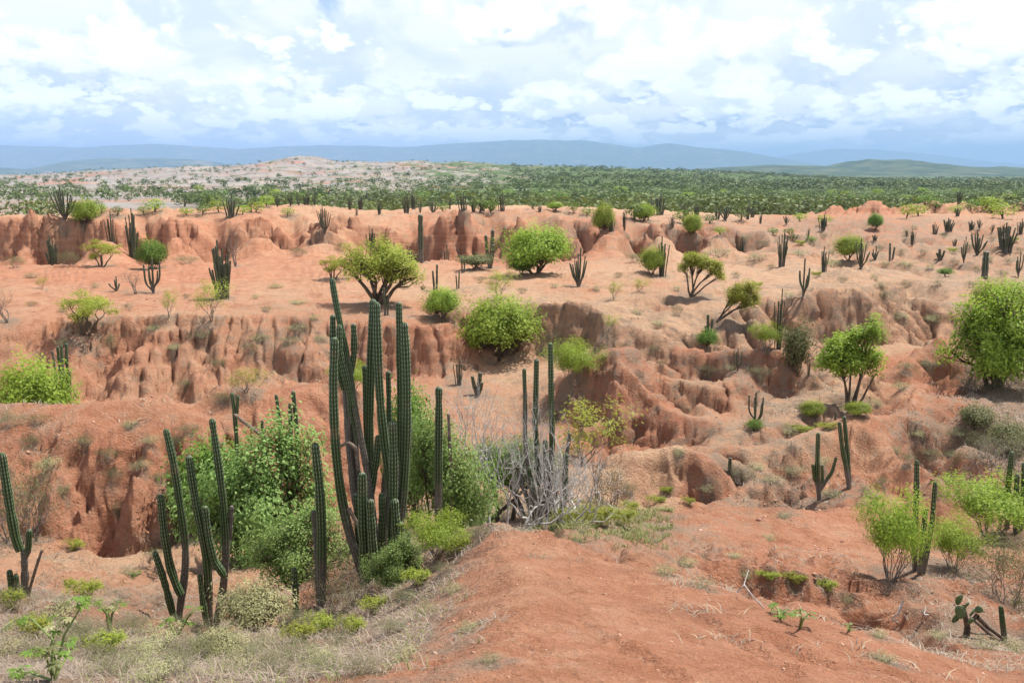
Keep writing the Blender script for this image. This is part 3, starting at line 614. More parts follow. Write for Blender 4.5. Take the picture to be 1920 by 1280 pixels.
# crumbs and stones
n5 = g.noise(pos, 5.5, 6, 0.75)
soil = g.mix(g.mapr(n5, 0.54, 0.70, 0, 0.5), soil, (0.25, 0.115, 0.07))
soil = g.mix(g.mapr(n5, 0.30, 0.44, 0.5, 0), soil, (0.52, 0.345, 0.235))
soil = g.mix(g.mapr(n4, 0.56, 0.72, 0, 0.6), soil, (0.27, 0.115, 0.07))
soil = g.mix(g.mapr(n4, 0.26, 0.40, 0.45, 0), soil, (0.56, 0.34, 0.23))
# dry litter
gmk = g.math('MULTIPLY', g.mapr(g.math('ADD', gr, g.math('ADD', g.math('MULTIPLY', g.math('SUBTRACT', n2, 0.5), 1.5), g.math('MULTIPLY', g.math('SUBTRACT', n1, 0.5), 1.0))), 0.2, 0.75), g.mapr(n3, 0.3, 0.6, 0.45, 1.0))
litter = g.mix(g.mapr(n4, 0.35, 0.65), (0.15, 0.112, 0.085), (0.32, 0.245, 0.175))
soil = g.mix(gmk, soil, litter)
# far country: bare tan and grey clay, scrub green towards the right
f1 = g.noise(pos, 0.012, 8, 0.62); f2 = g.noise(pos, 0.05, 6, 0.65)
fsoil = g.mix(g.mapr(f1, 0.4, 0.6), (0.18, 0.137, 0.108), (0.285, 0.237, 0.195))
fsoil = g.mix(g.mapr(f2, 0.47, 0.58), fsoil, (0.235, 0.225, 0.22))
fsoil = g.mix(g.mapr(g.noise(pos, 0.007, 6, 0.6), 0.56, 0.64), fsoil, (0.30, 0.15, 0.10))
fgreen = g.mix(g.mapr(f2, 0.35, 0.65), (0.045, 0.075, 0.022), (0.095, 0.13, 0.04))
gk = g.mapr(g.math('ADD', wd, g.math('MULTIPLY', g.math('SUBTRACT', g.noise(pos, 0.02, 7, 0.68), 0.5), 1.9)), 0.42, 0.66)
gk = g.math('MAXIMUM', gk, g.mapr(g.noise(pos, 0.013, 8, 0.66), 0.55, 0.63, 0.0, 0.85))
fcol = g.mix(gk, fsoil, fgreen)
soil = g.mix(fm, soil, fcol)
bsdf = g.node('ShaderNodeBsdfPrincipled', {'Base Color': soil, 'Roughness': 0.95})
bsdf.inputs['Specular IOR Level'].default_value = 0.12
b1 = g.node('ShaderNodeBump', {'Height': n4, 'Strength': 0.7, 'Distance': 0.03})
b2 = g.node('ShaderNodeBump', {'Height': g.math('ADD', n3, n5), 'Strength': 0.85, 'Distance': 0.14, 'Normal': b1.outputs[0]})
b3 = g.node('ShaderNodeBump', {'Height': n2, 'Strength': g.math('ADD', 0.25, g.math('MULTIPLY', st, 0.3)), 'Distance': 0.25, 'Normal': b2.outputs[0]})
g.put(bsdf.inputs['Normal'], b3.outputs[0])
g.node('ShaderNodeOutputMaterial', {'Surface': bsdf.outputs[0]})
me.materials.append(gm)

# ------------------------------------------------------------------ far hills and ranges, each a real ridge of land
def ridge_land(name, sky_, Y, front, back, mat, rough=0.12, seed=0, foot=-22.0):
    us = np.linspace(sky_[0][0], sky_[-1][0], 260)
    vs = np.interp(us, [p[0] for p in sky_], [p[1] for p in sky_])
    top = np.array([ray(u, v)[1] * Y for u, v in zip(us, vs)])
    xs = (us - 960) / FPX * CP * Y
    t = np.concatenate([np.linspace(-1, 0, 26), np.linspace(0, 1, 12)[1:]])
    T, Xg = np.meshgrid(t, xs, indexing='ij')
    prof = np.where(T < 0, (1 + T) ** 1.5, (1 - T))
    Yg = Y + np.where(T < 0, T * front, T * back)
    H = (top[None, :] - foot) * prof
    k = 4 * prof * (1 - prof)
    H = H * (1 + rough * 2.2 * k * ridged(Xg / (front * 0.5) + seed, Yg / front * 2 + seed, 4)) + (top.max() - foot) * 0.03 * fbm(Xg / (front * .12), Yg / (front * .12) + seed, 3) * prof
    Zg = foot + np.maximum(H, 0)
    idx = np.arange(T.size).reshape(T.shape)
    q = np.stack([idx[:-1, :-1], idx[:-1, 1:], idx[1:, 1:], idx[1:, :-1]], -1).reshape(-1, 4)
    m = mesh_np(name, np.stack([Xg, Yg, Zg], -1).reshape(-1, 3), q); m.materials.append(mat)
    o = bpy.data.objects.new(name, m); COL.objects.link(o); o['kind'] = 'structure'; return o
fmt, q = new_mat('wooded_hills')
qp = q.node('ShaderNodeNewGeometry').outputs['Position']
hcol = q.mix(q.mapr(q.noise(qp, 0.004, 8, 0.65), 0.42, 0.62), (0.04, 0.062, 0.024), (0.10, 0.115, 0.05))
hcol = q.mix(q.mapr(q.noise(qp, 0.0016, 8, 0.6), 0.58, 0.68), hcol, (0.22, 0.17, 0.11))
qb = q.node('ShaderNodeBsdfPrincipled', {'Base Color': hcol, 'Roughness': 1.0}); qb.inputs['Specular IOR Level'].default_value = 0.0
q.node('ShaderNodeOutputMaterial', {'Surface': qb.outputs[0]})
ridge_land('hill', [(1200,327),(1280,320),(1350,314),(1450,309),(1560,312),(1600,305),(1625,298),(1660,300),(1700,299),(1740,305),(1800,312),(1850,314),(1880,312),(1920,319),(2100,322),(2500,328)], 7500, 2000, 2400, fmt, 0.12, 3)
ridge_land('hill', [(-500,318),(-200,314),(0,314),(40,320),(70,328)], 12000, 1500, 2500, fmt, 0.10, 5)
ridge_land('mountain', [(40,328),(80,318),(140,301),(190,297),(300,297),(380,300),(430,308),(480,318),(520,328)], 15000, 2600, 3000, fmt, 0.10, 6)
ridge_land('mountain_range', [(-900,275),(-300,268),(0,272),(150,276),(300,270),(450,280),(600,272),(760,276),(900,266),(1000,262),(1100,264),(1150,271),(1190,278),(1250,269),(1300,276),(1390,284),(1440,294),(1500,304),(1600,318),(1660,327)], 27000, 6000, 6000, fmt, 0.16, 8)
ridge_land('mountain_range', [(1380,310),(1480,290),(1560,279),(1640,281),(1720,287),(1800,296),(1850,303),(1920,308),(2100,300),(2400,290),(2900,300)], 38000, 6000, 5000, fmt, 0.14, 9)

# ------------------------------------------------------------------ air
hz = bpy.data.meshes.new('haze'); bm = bmesh.new()
bmesh.ops.create_cube(bm, size=1.0)
for vtx in bm.verts:
    vtx.co = (vtx.co.x * 124000, 24300 + vtx.co.y * 49400, 720 + vtx.co.z * 1560)
bm.to_mesh(hz); bm.free()
hm, h = new_mat('air')
vol = h.node('ShaderNodeVolumePrincipled', {'Color': (0.32, 0.49, 0.76), 'Density': 6.2e-5, 'Anisotropy': 0.0})
h.node('ShaderNodeOutputMaterial', {'Volume': vol.outputs[0]})
hz.materials.append(hm)
haze = bpy.data.objects.new('haze', hz); COL.objects.link(haze); haze['kind'] = 'stuff'
# ------------------------------------------------------------------ plants: materials
def leaf_mat(name, c0, c1, trans=0.35, rough=0.6):
    m, q = new_mat(name)
    t = q.attr('tint'); oi = q.node('ShaderNodeObjectInfo').outputs['Random']
    col = q.mix(t, c0, c1)
    hs = q.node('ShaderNodeHueSaturation', {'Hue': q.mapr(oi, 0, 1, 0.485, 0.515, False), 'Saturation': 1.0, 'Value': q.mapr(oi, 0, 1, 0.85, 1.15, False), 'Color': col})
    col = hs.outputs[0]
    d = q.node('ShaderNodeBsdfPrincipled', {'Base Color': col, 'Roughness': rough}); d.inputs['Specular IOR Level'].default_value = 0.25
    tr = q.node('ShaderNodeBsdfTranslucent', {'Color': q.mix(0.5, col, (0.55, 0.75, 0.08), 'MULTIPLY') if False else col})
    ms = q.node('ShaderNodeMixShader', {0: trans, 1: d.outputs[0], 2: tr.outputs[0]})
    q.node('ShaderNodeOutputMaterial', {'Surface': ms.outputs[0]}); return m
def bark_mat(name, c0, c1, sc=12.0):
    m, q = new_mat(name)
    p = q.node('ShaderNodeTexCoord').outputs['Object']
    n = q.noise(p, sc, 5, 0.65)
    d = q.node('ShaderNodeBsdfPrincipled', {'Base Color': q.mix(q.mapr(n, 0.3, 0.7), c0, c1), 'Roughness': 0.9}); d.inputs['Specular IOR Level'].default_value = 0.15
    b = q.node('ShaderNodeBump', {'Height': n, 'Strength': 0.6, 'Distance': 0.02}); q.put(d.inputs['Normal'], b.outputs[0])
    q.node('ShaderNodeOutputMaterial', {'Surface': d.outputs[0]}); return m
M = {
 'bright': leaf_mat('bright_leaves', (0.15, 0.225, 0.022), (0.37, 0.46, 0.065), 0.5),
 'lime': leaf_mat('yellow_green_leaves', (0.21, 0.255, 0.03), (0.42, 0.45, 0.075), 0.5),
 'mid': leaf_mat('green_leaves', (0.065, 0.125, 0.02), (0.22, 0.33, 0.05), 0.45),
 'fresh': leaf_mat('fresh_leaves', (0.11, 0.20, 0.035), (0.36, 0.50, 0.16), 0.45),
 'dark': leaf_mat('dark_leaves', (0.035, 0.06, 0.018), (0.085, 0.12, 0.035), 0.25),
 'olive': leaf_mat('olive_leaves', (0.10, 0.11, 0.04), (0.20, 0.20, 0.08), 0.3),
 'straw': leaf_mat('pale_dry_leaves', (0.20, 0.20, 0.08), (0.42, 0.40, 0.20), 0.3),
 'grass': leaf_mat('dry_grass_blades', (0.18, 0.14, 0.11), (0.40, 0.325, 0.24), 0.2),
 'ggrass': leaf_mat('green_grass_blades', (0.14, 0.17, 0.05), (0.30, 0.31, 0.11), 0.3),
 'far': leaf_mat('far_tree_leaves', (0.03, 0.055, 0.015), (0.17, 0.23, 0.06), 0.2),
 'bark': bark_mat('brown_bark', (0.055, 0.042, 0.032), (0.15, 0.115, 0.085)),
 'grey': bark_mat('bleached_wood', (0.33, 0.31, 0.29), (0.60, 0.57, 0.54)),
 'twig': bark_mat('dry_twigs', (0.12, 0.095, 0.08), (0.27, 0.225, 0.19)),
 'green_stem': bark_mat('green_stalk', (0.12, 0.16, 0.05), (0.22, 0.26, 0.09)),
}
def cactus_mat(name, green0, green1, old0, old1, spots):
    m, q = new_mat(name)
    rib = q.attr('rib'); ln = q.attr('len'); age = q.attr('age')
    p = q.node('ShaderNodeTexCoord').outputs['Object']
    n = q.noise(p, 9.0, 5, 0.6); nf = q.noise(p, 45.0, 4, 0.6)
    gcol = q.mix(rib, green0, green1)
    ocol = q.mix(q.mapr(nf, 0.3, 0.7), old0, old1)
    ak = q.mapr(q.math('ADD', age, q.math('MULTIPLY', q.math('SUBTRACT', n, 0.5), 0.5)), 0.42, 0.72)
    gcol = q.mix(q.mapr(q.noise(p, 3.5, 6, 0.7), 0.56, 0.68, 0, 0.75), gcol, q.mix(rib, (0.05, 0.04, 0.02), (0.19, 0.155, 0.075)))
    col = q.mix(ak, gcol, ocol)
    # woolly areoles down every rib
    fr = q.math('FRACT', q.math('MULTIPLY', ln, spots))
    are = q.math('MULTIPLY', q.mapr(rib, 0.72, 0.9), q.mapr(q.math('ABSOLUTE', q.math('SUBTRACT', fr, 0.5)), 0.16, 0.30, 1.0, 0.0))
    top = q.mapr(age, 0.0, 0.5, 1.0, 0.35)
    col = q.mix(q.math('MULTIPLY', are, q.math('MULTIPLY', top, 0.8)), col, (0.50, 0.50, 0.42))
    d = q.node('ShaderNodeBsdfPrincipled', {'Base Color': col, 'Roughness': 0.55}); d.inputs['Specular IOR Level'].default_value = 0.3
    b = q.node('ShaderNodeBump', {'Height': nf, 'Strength': 0.3, 'Distance': 0.01}); q.put(d.inputs['Normal'], b.outputs[0])
    q.node('ShaderNodeOutputMaterial', {'Surface': d.outputs[0]}); return m
M['cactus'] = cactus_mat('ribbed_cactus_skin', (0.012, 0.022, 0.009), (0.075, 0.125, 0.038), (0.06, 0.05, 0.04), (0.20, 0.175, 0.145), 16.0)
M['cactus_far'] = cactus_mat('cactus_skin', (0.014, 0.022, 0.011), (0.085, 0.10, 0.05), (0.05, 0.042, 0.034), (0.17, 0.15, 0.125), 9.0)
M['dead_cactus'] = bark_mat('dead_cactus_wood', (0.10, 0.075, 0.055), (0.26, 0.21, 0.17), 20)

# ------------------------------------------------------------------ plants: shapes
def link(name, me, parent=None):
    o = bpy.data.objects.new(name, me); COL.objects.link(o)
    if parent is not None: o.parent = parent
    return o
def tubes_np(polys, sides=5):
    """polys: list of (points, radii) -> (co, quads)"""
    V, F, n0 = [], [], 0
    ang = np.arange(sides) / sides * 2 * np.pi; ca_, sa_ = np.cos(ang), np.sin(ang)
    for pts_, rad in polys:
        p = np.asarray(pts_, float); r = np.asarray(rad, float); n = len(p)
        t = np.gradient(p, axis=0); t /= np.linalg.norm(t, axis=1)[:, None] + 1e-9
        ref = np.array([1.0, 0, 0]) if abs(t[0][0]) < 0.8 else np.array([0, 1.0, 0])
        a = np.cross(t, ref); a /= np.linalg.norm(a, axis=1)[:, None] + 1e-9; b = np.cross(t, a)
        ring = p[:, None, :] + r[:, None, None] * (ca_[None, :, None] * a[:, None, :] + sa_[None, :, None] * b[:, None, :])
        V.append(ring.reshape(-1, 3))
        i = np.arange(n - 1)[:, None] * sides; k = np.arange(sides)[None, :]; k2 = (k + 1) % sides
        F.append((np.stack([i + k, i + k2, i + sides + k2, i + sides + k], -1) + n0).reshape(-1, 4)); n0 += n * sides
    return np.concatenate(V), np.concatenate(F)
def leaves_np(rs, c, outw, size, aspect=0.55, up=0.5, jit=0.7, fold=0.0):
    """rhombic leaves at centres c, facing roughly outw"""
    n = len(c)
    nr = outw + np.array([0, 0, up]) + rs.randn(n, 3) * jit; nr /= np.linalg.norm(nr, axis=1)[:, None] + 1e-9
    r = rs.randn(n, 3); a = np.cross(nr, r); a /= np.linalg.norm(a, axis=1)[:, None] + 1e-9; b = np.cross(nr, a)
    s = size * (0.6 + 0.8 * rs.rand(n))[:, None]
    dn = np.array([0, 0, -1.0]) * s * 0.18
    co = np.stack([c - a * s * 0.55 + dn, c - b * s * aspect * 0.5, c + a * s * 0.55 + dn, c + b * s * aspect * 0.5], 1).reshape(-1, 3)
    return co, np.arange(4 * n).reshape(n, 4), np.repeat(rs.rand(n), 4)
def mk(name, co, f, mat, tint=None, smooth_=False, **attrs):
    me = mesh_np(name, co, f, smooth_)
    if tint is not None: fattr(me, 'tint', tint)
    for k, v in attrs.items(): fattr(me, k, v)
    me.materials.append(mat); return me
def branches(rs, stems, depth, spread, kids=(2, 3), shrink=0.72, rshrink=0.62, gnarl=0.18, up=0.15, flat=0.0):
    """stems: list of (pos, dir, length, radius). returns polys, tips(pos, dir)"""
    polys, tips = [], []
    def go(p, d, L, r, k):
        pts_ = [p.copy()]; q = p.copy(); dd = d.copy()
        for i in range(4):
            dd = dd + rs.randn(3) * gnarl + np.array([0, 0, up * (1 if k > 0 else 0.5)]); dd /= np.linalg.norm(dd)
            q = q + dd * L / 4; pts_.append(q.copy())
        polys.append((pts_, np.linspace(r, r * rshrink, 5)))
        if k == 0:
            tips.append((q, dd)); tips.append((pts_[2], dd)); tips.append((pts_[3] * 0.5 + q * 0.5, dd)) if rs.rand() < 0.3 else None; return
        nk = rs.randint(kids[0], kids[1] + 1); off = rs.rand() * 6.28
        for j in range(nk):
            an = off + j * 6.283 / nk + rs.randn() * 0.4
            side = np.cross(dd, [0.3, 0.2, 1.0]); side /= np.linalg.norm(side) + 1e-9; s2 = np.cross(dd, side)
            nd = dd + (side * math.cos(an) + s2 * math.sin(an)) * spread * (0.7 + 0.6 * rs.rand()); nd[2] *= (1 - flat); nd /= np.linalg.norm(nd)
            go(q if rs.rand() < 0.75 else pts_[3], nd, L * shrink * (0.8 + 0.4 * rs.rand()), r * rshrink * (0.9 if j == 0 else 0.75), k - 1)
    for p, d, L, r in stems:
        d = np.asarray(d, float); go(np.asarray(p, float), d / np.linalg.norm(d), L, r, depth)
    return polys, tips
def crown_on(rs, tips, per, spread, size, aspect, up, jit=0.5, sq=1.0, clumps=1):
    up = up + 0.35
    tp = np.array([t[0] for t in tips]); n = len(tp)
    ctr = tp.mean(0)
    c = np.repeat(tp, per, 0) + np.clip(rs.randn(n * per, 3), -1.6, 1.6) * spread * np.array([1, 1, sq])
    ow = c - (ctr - np.array([0, 0, 0.3])); ow /= np.linalg.norm(ow, axis=1)[:, None] + 1e-9
    co, f, t = leaves_np(rs, c, ow, size, aspect, up, jit)
    tt = np.repeat(np.repeat(rs.rand(n), per), 4)        # light and dark clumps
    return co, f, np.clip(0.55 * tt + 0.45 * t, 0, 1)
M['dry'] = leaf_mat('dry_tangle', (0.075, 0.062, 0.052), (0.23, 0.195, 0.165), 0.1)
SPEC = {}
def species(key, parts, stands=None):
    """parts: list of (part name, mesh). remembers overall size"""
    lo = np.full(3, 1e9); hi = -lo
    for _n, me_ in parts:
        a = np.empty(len(me_.vertices) * 3, np.float32); me_.vertices.foreach_get('co', a); a = a.reshape(-1, 3)
        lo = np.minimum(lo, np.percentile(a, 0.7, axis=0)); hi = np.maximum(hi, np.percentile(a, 99.3, axis=0))
    SPEC[key] = dict(parts=parts, h=float(hi[2]), w=float(max(0.1, hi[0] - lo[0])), cx=float((hi[0] + lo[0]) / 2))
def ring_stems(rs, n, rad, L, r, lean, z=-0.06):
    out = []
    for i in range(n):
        a = i * 6.283 / n + rs.randn() * 0.35
        out.append(((math.cos(a) * rad, math.sin(a) * rad, z), (math.cos(a) * lean, math.sin(a) * lean, 1.0), L * (0.8 + 0.4 * rs.rand()), r))
    return out
def tree_species(key, seed, stems, depth, spread, per, lsp, lsize, asp, leaf, bark, up=0.5, sq=1.0, part='trunk', crown='crown', sides=5, **kw):
    rs = np.random.RandomState(seed)
    polys, tips = branches(rs, stems(rs), depth, spread, **kw)
    co, f = tubes_np(polys, sides)
    parts = [(part, mk(key + '_' + part, co, f, M[bark], smooth_=True))]
    if per:
        co, f, t = crown_on(rs, tips, per, lsp, lsize, asp, up, sq=sq)
        co = co[:]; ok = co.reshape(-1, 4, 3)[:, :, 2].min(1) > 0.02; f = f[ok]
        parts.append((crown, mk(key + '_' + crown, co, f, M[leaf], t)))
    species(key, parts)
def dome_species(key, seed, w, h, n, lsize, leaf, bark='bark', asp=0.6, nstem=7, low=0.05, lump=0.22, hollow=0.55):
    """dense round bush: leaf clumps fill a lumpy dome, stems show beneath"""
    rs = np.random.RandomState(seed)
    k = 120; d = rs.randn(k, 3); d[:, 2] = np.abs(d[:, 2]) * 1.0 - 0.15; d /= np.linalg.norm(d, axis=1)[:, None]
    rr = (hollow + (1 - hollow) * rs.rand(k) ** 0.5) * (1 - lump * rs.rand(k))
    cl_ = d * rr[:, None] * np.array([w / 2, w / 2, h * 0.58]) + np.array([0, 0, h * 0.42])
    cl_[:, 2] = np.maximum(cl_[:, 2], h * low + 0.1 * h * rs.rand(k))
    wild = rs.rand(k) < 0.2; cl_[wild] *= np.array([1.16, 1.16, 1.14]) * (0.95 + 0.13 * rs.rand(wild.sum(), 1))
    tips = [(c, d_) for c, d_ in zip(cl_, d)]
    per = max(1, n // k)
    co, f, t = crown_on(rs, tips, per, 0.085 * (w + h) / 2, lsize, asp, 0.5)
    polys = []
    for i in range(nstem):
        a = rs.rand() * 6.28; e = cl_[rs.randint(k)] * 0.9; b0 = np.array([math.cos(a), math.sin(a), 0]) * w * 0.035; b0[2] = -0.06
        mid = b0 + (e - b0) * 0.5 + rs.randn(3) * 0.05 * w; mid[2] = max(mid[2], 0.1 * h)
        polys.append(([b0, (b0 + mid) / 2 + rs.randn(3) * 0.02 * w, mid, e], np.array([0.022, 0.018, 0.013, 0.006]) * h))
    for i in range(k):
        e = cl_[i]; s_ = np.array([e[0] * 0.35, e[1] * 0.35, max(0.15 * h, e[2] * 0.4)])
        polys.append(([s_, s_ + (e - s_) * 0.5 + rs.randn(3) * 0.03 * w, e], np.array([0.010, 0.007, 0.003]) * h))
    c2, f2 = tubes_np(polys, 4)
    species(key, [('trunk', mk(key + '_trunk', c2, f2, M[bark], smooth_=True)), ('crown', mk(key + '_crown', co, f, M[leaf], t))])

dome_species('dome_bush', 21, 3.2, 2.3, 9000, 0.105, 'bright', lump=0.32)
dome_species('dome_bush_b', 22, 3.0, 2.2, 8000, 0.105, 'mid', lump=0.42)
dome_species('fresh_bush', 23, 3.0, 2.1, 9500, 0.105, 'fresh', asp=0.7, lump=0.45, hollow=0.35, low=0.12)
dome_species('green_bush', 24, 2.6, 2.0, 9000, 0.085, 'mid', asp=0.6, lump=0.5, hollow=0.35, low=0.1)
dome_species('olive_bush', 25, 2.4, 1.7, 4200, 0.10, 'olive', lump=0.5, hollow=0.3)
dome_species('straw_bush', 26, 1.6, 0.9, 4200, 0.07, 'straw', bark='twig', asp=0.3, lump=0.4, hollow=0.2)
dome_species('low_bush', 27, 1.6, 0.8, 3600, 0.07, 'mid', asp=0.5, lump=0.5, hollow=0.2)
def blob_species(key, seed, w, h, blobs, n, lsize, leaf, bark='bark', asp=0.6, stems=((0, 0),), thick=0.03, k=150, tight=0.075, up=0.5):
    """crown of leaf clumps filling named lobes (x, y, z, radius across, radius up; fractions of w and h) on visible limbs"""
    rs = np.random.RandomState(seed); B = np.array(blobs, float); pr = B[:, 3] ** 2 * B[:, 4] ** 0.7; pr /= pr.sum()
    bi = rs.choice(len(B), k, p=pr); d = rs.randn(k, 3); d /= np.linalg.norm(d, axis=1)[:, None]
    r = (0.35 + 0.65 * rs.rand(k) ** 0.6) * (1 - 0.25 * rs.rand(k))
    c = (B[bi, :3] + d * r[:, None] * np.stack([B[bi, 3], B[bi, 3], B[bi, 4]], 1)) * np.array([w, w, h]); c[:, 2] = np.maximum(c[:, 2], 0.05 * h)
    co, f, t = crown_on(rs, list(zip(c, d)), n // k, tight * (w + h) / 2, lsize, asp, up)
    wild = rs.rand(k) < 0.15; c[wild] = np.array([0, 0, 0.5 * h]) + (c[wild] - np.array([0, 0, 0.5 * h])) * (1.08 + 0.14 * rs.rand(wild.sum(), 1))
    st = [np.array([x * w, y * w, -0.05]) for x, y in stems]; polys = []
    for j, b in enumerate(B):
        s0 = st[j % len(st)]; e = b[:3] * np.array([w, w, h]); e[2] -= b[4] * h * 0.3
        m1 = s0 + (e - s0) * 0.45 + np.array([rs.randn() * .03 * w, rs.randn() * .03 * w, 0.05 * h])
        polys.append(([s0, s0 + (m1 - s0) * 0.5 + rs.randn(3) * 0.012 * w, m1, m1 + (e - m1) * 0.5 + rs.randn(3) * 0.025 * w, e], np.array([1.0, 0.8, 0.65, 0.5, 0.3]) * thick * h))
        for i in np.where(bi == j)[0]:
            s_ = m1 + (e - m1) * rs.rand(); q_ = c[i]
            polys.append(([s_, s_ + (q_ - s_) * 0.5 + rs.randn(3) * 0.025 * w, q_], np.array([0.3, 0.2, 0.08]) * thick * h))
    c2, f2 = tubes_np(polys, 4)
    species(key, [('trunk', mk(key + '_trunk', c2, f2, M[bark], smooth_=True)), ('crown', mk(key + '_crown', co, f, M[leaf], t))])
tree_species('dry_dome', 28, lambda rs: ring_stems(rs, 26, 0.30, 0.42, 0.017, 1.0), 4, 0.9, 3, 0.10, 0.045, 0.3, 'olive', 'twig', kids=(2, 2), shrink=0.78, gnarl=0.36, up=0.02, sides=3, part='branches', crown='leaves')
blob_species('broad_tree', 31, 4.0, 3.1, [(-.22,0,.66,.26,.24),(.05,.1,.74,.28,.24),(.28,-.05,.62,.24,.22),(.0,-.18,.60,.24,.20),(.40,.05,.45,.14,.14),(-.38,.05,.50,.14,.14),(.1,.2,.55,.25,.2)], 11000, 0.10, 'lime', stems=((-.05,0),(.03,.03),(.0,-.03)), thick=0.042, k=150, tight=0.055)
blob_species('upright_tree', 34, 2.6, 3.8, [(-.16,0,.50,.36,.13),(.22,.05,.56,.26,.12),(.20,0,.83,.28,.13),(-.05,.1,.66,.26,.12),(-.30,0,.62,.16,.10),(.36,0,.40,.14,.07)], 9000, 0.11, 'bright', stems=((-.04,0),(.03,.02),(.05,-.02)), thick=0.016, k=110, tight=0.05)
blob_species('big_tree', 42, 4.2, 4.6, [(-.05,0,.42,.40,.20),(.22,.1,.55,.32,.20),(-.22,0,.60,.24,.16),(.05,0,.80,.26,.16),(-.40,0,.30,.18,.10),(.35,0,.30,.24,.16),(.0,-.2,.25,.30,.14)], 14000, 0.125, 'bright', stems=((0,0),(.05,.03),(-.05,.0)), thick=0.022, k=150, tight=0.048)
blob_species('sprawl_bush', 43, 4.2, 3.0, [(.06,0,.62,.22,.26),(-.20,.05,.55,.24,.24),(.30,0,.60,.20,.26),(-.38,0,.40,.18,.22),(.10,-.15,.36,.30,.22),(.38,.05,.30,.16,.18),(-.12,-.1,.22,.24,.16),(.18,.1,.82,.14,.14)], 15000, 0.085, 'fresh', stems=((0,0),(.1,.05),(-.12,.0),(.2,0)), thick=0.02, k=190, asp=0.7, tight=0.055)
blob_species('fresh_tree', 44, 2.6, 3.2, [(-.1,0,.70,.28,.16),(.15,0,.82,.26,.14),(.22,0,.55,.30,.18),(-.25,.05,.48,.28,.18),(.05,-.1,.34,.36,.16),(-.15,.1,.9,.16,.08)], 11000, 0.08, 'fresh', stems=((-.1,0),(.05,.02),(.15,0),(-.2,0)), thick=0.018, k=150, asp=0.65, tight=0.05)
blob_species('shade_tree', 45, 2.8, 2.6, [(-.2,0,.70,.28,.2),(.15,0,.72,.30,.2),(.0,.1,.55,.36,.16),(.34,0,.55,.16,.14)], 9500, 0.07, 'mid', stems=((-.16,0),(.0,.02),(.12,0),(-.3,0)), thick=0.028, k=200, asp=0.6, tight=0.06)
tree_species('umbrella_tree', 32, lambda rs: ring_stems(rs, 4, 0.10, 1.1, 0.07, 0.55), 3, 0.9, 30, 0.20, 0.11, 0.4, 'lime', 'bark', kids=(2, 3), shrink=0.62, up=0.02, flat=0.42, sq=0.5)
blob_species('leaning_tree', 33, 2.6, 2.7, [(.12,0,.74,.24,.15),(-.14,.05,.78,.24,.14),(.36,0,.60,.20,.13),(.50,.0,.46,.12,.09),(-.30,0,.66,.14,.10)], 8000, 0.085, 'lime', stems=((-.12,0),(-.09,.02)), thick=0.024, k=110, tight=0.05)
blob_species('swept_tree', 46, 3.0, 2.4, [(.10,0,.62,.26,.20),(.34,.05,.70,.24,.20),(.48,0,.50,.18,.16),(-.08,0,.50,.14,.12),(.28,-.1,.42,.20,.12)], 8000, 0.085, 'lime', stems=((-.34,0),(-.32,.02)), thick=0.026, k=110, tight=0.05)
tree_species('feather_shrub', 35, lambda rs: ring_stems(rs, 5, 0.05, 0.75, 0.022, 0.5), 3, 0.6, 7, 0.14, 0.085, 0.35, 'lime', 'twig', kids=(2, 3), shrink=0.7, up=0.06, sides=4)
tree_species('feather_bush', 36, lambda rs: ring_stems(rs, 11, 0.12, 0.70, 0.020, 0.55), 3, 0.65, 24, 0.15, 0.07, 0.4, 'bright', 'twig', kids=(2, 3), shrink=0.72, up=0.08, sides=4)
tree_species('dead_shrub', 37, lambda rs: ring_stems(rs, 8, 0.10, 0.66, 0.034, 0.7), 5, 0.7, 0, 0, 0, 0, None, 'grey', kids=(2, 3), shrink=0.74, rshrink=0.70, gnarl=0.28, up=0.03, sides=3)
tree_species('brush', 38, lambda rs: ring_stems(rs, 16, 0.16, 0.42, 0.009, 0.9), 3, 0.9, 4, 0.10, 0.05, 0.3, 'olive', 'twig', kids=(2, 3), shrink=0.75, gnarl=0.3, up=0.0, sides=3, part='branches', crown='leaves')
tree_species('tuft', 39, lambda rs: ring_stems(rs, 14, 0.12, 0.22, 0.008, 1.0), 2, 0.9, 6, 0.07, 0.05, 0.25, 'straw', 'twig', kids=(2, 3), shrink=0.75, gnarl=0.3, up=0.0, sides=3, part='branches', crown='leaves')
tree_species('herb', 40, lambda rs: ring_stems(rs, 8, 0.06, 0.30, 0.007, 0.6), 2, 0.6, 12, 0.07, 0.06, 0.5, 'lime', 'green_stem', kids=(2, 3), shrink=0.7, up=0.05, sides=3)
tree_species('bare_tree', 41, lambda rs: ring_stems(rs, 3, 0.05, 0.9, 0.05, 0.4), 4, 0.6, 2, 0.1, 0.05, 0.3, 'olive', 'twig', kids=(2, 3), shrink=0.7, up=0.1, sides=4)

PXM = lambda Y: Y / FPX * 1.03          # metres per photograph pixel at a depth
def named(o, label, cat, group=None):
    o['label'] = label; o['category'] = cat
    if group: o['group'] = group
def put(key, name, u, v, hpx, wpx, label, cat, group=None, rz=None, Y=None, sink=0.0, at=None):
    sp_ = SPEC[key]
    p = at if at is not None else (hit(u, v) if Y is None else Vector(P(u, v, Y)))
    if Y is not None: p.z = zat(p.x, p.y)
    k = PXM(p.y); sz = hpx * k / sp_['h']; sx_ = wpx * k / sp_['w']
    root = bpy.data.objects.new(name, None); COL.objects.link(root); root.empty_display_size = 0.2
    root.location = p - Vector((0, 0, sink)); root.rotation_euler.z = rnd.uniform(-0.5, 0.5) if rz is None else rz
    root.scale = (sx_, (sx_ + sz) / 2 if sx_ > sz * 1.5 else sx_, sz)
    for pn, me_ in sp_['parts']: link(pn, me_, root)
    named(root, label, cat, group); return root

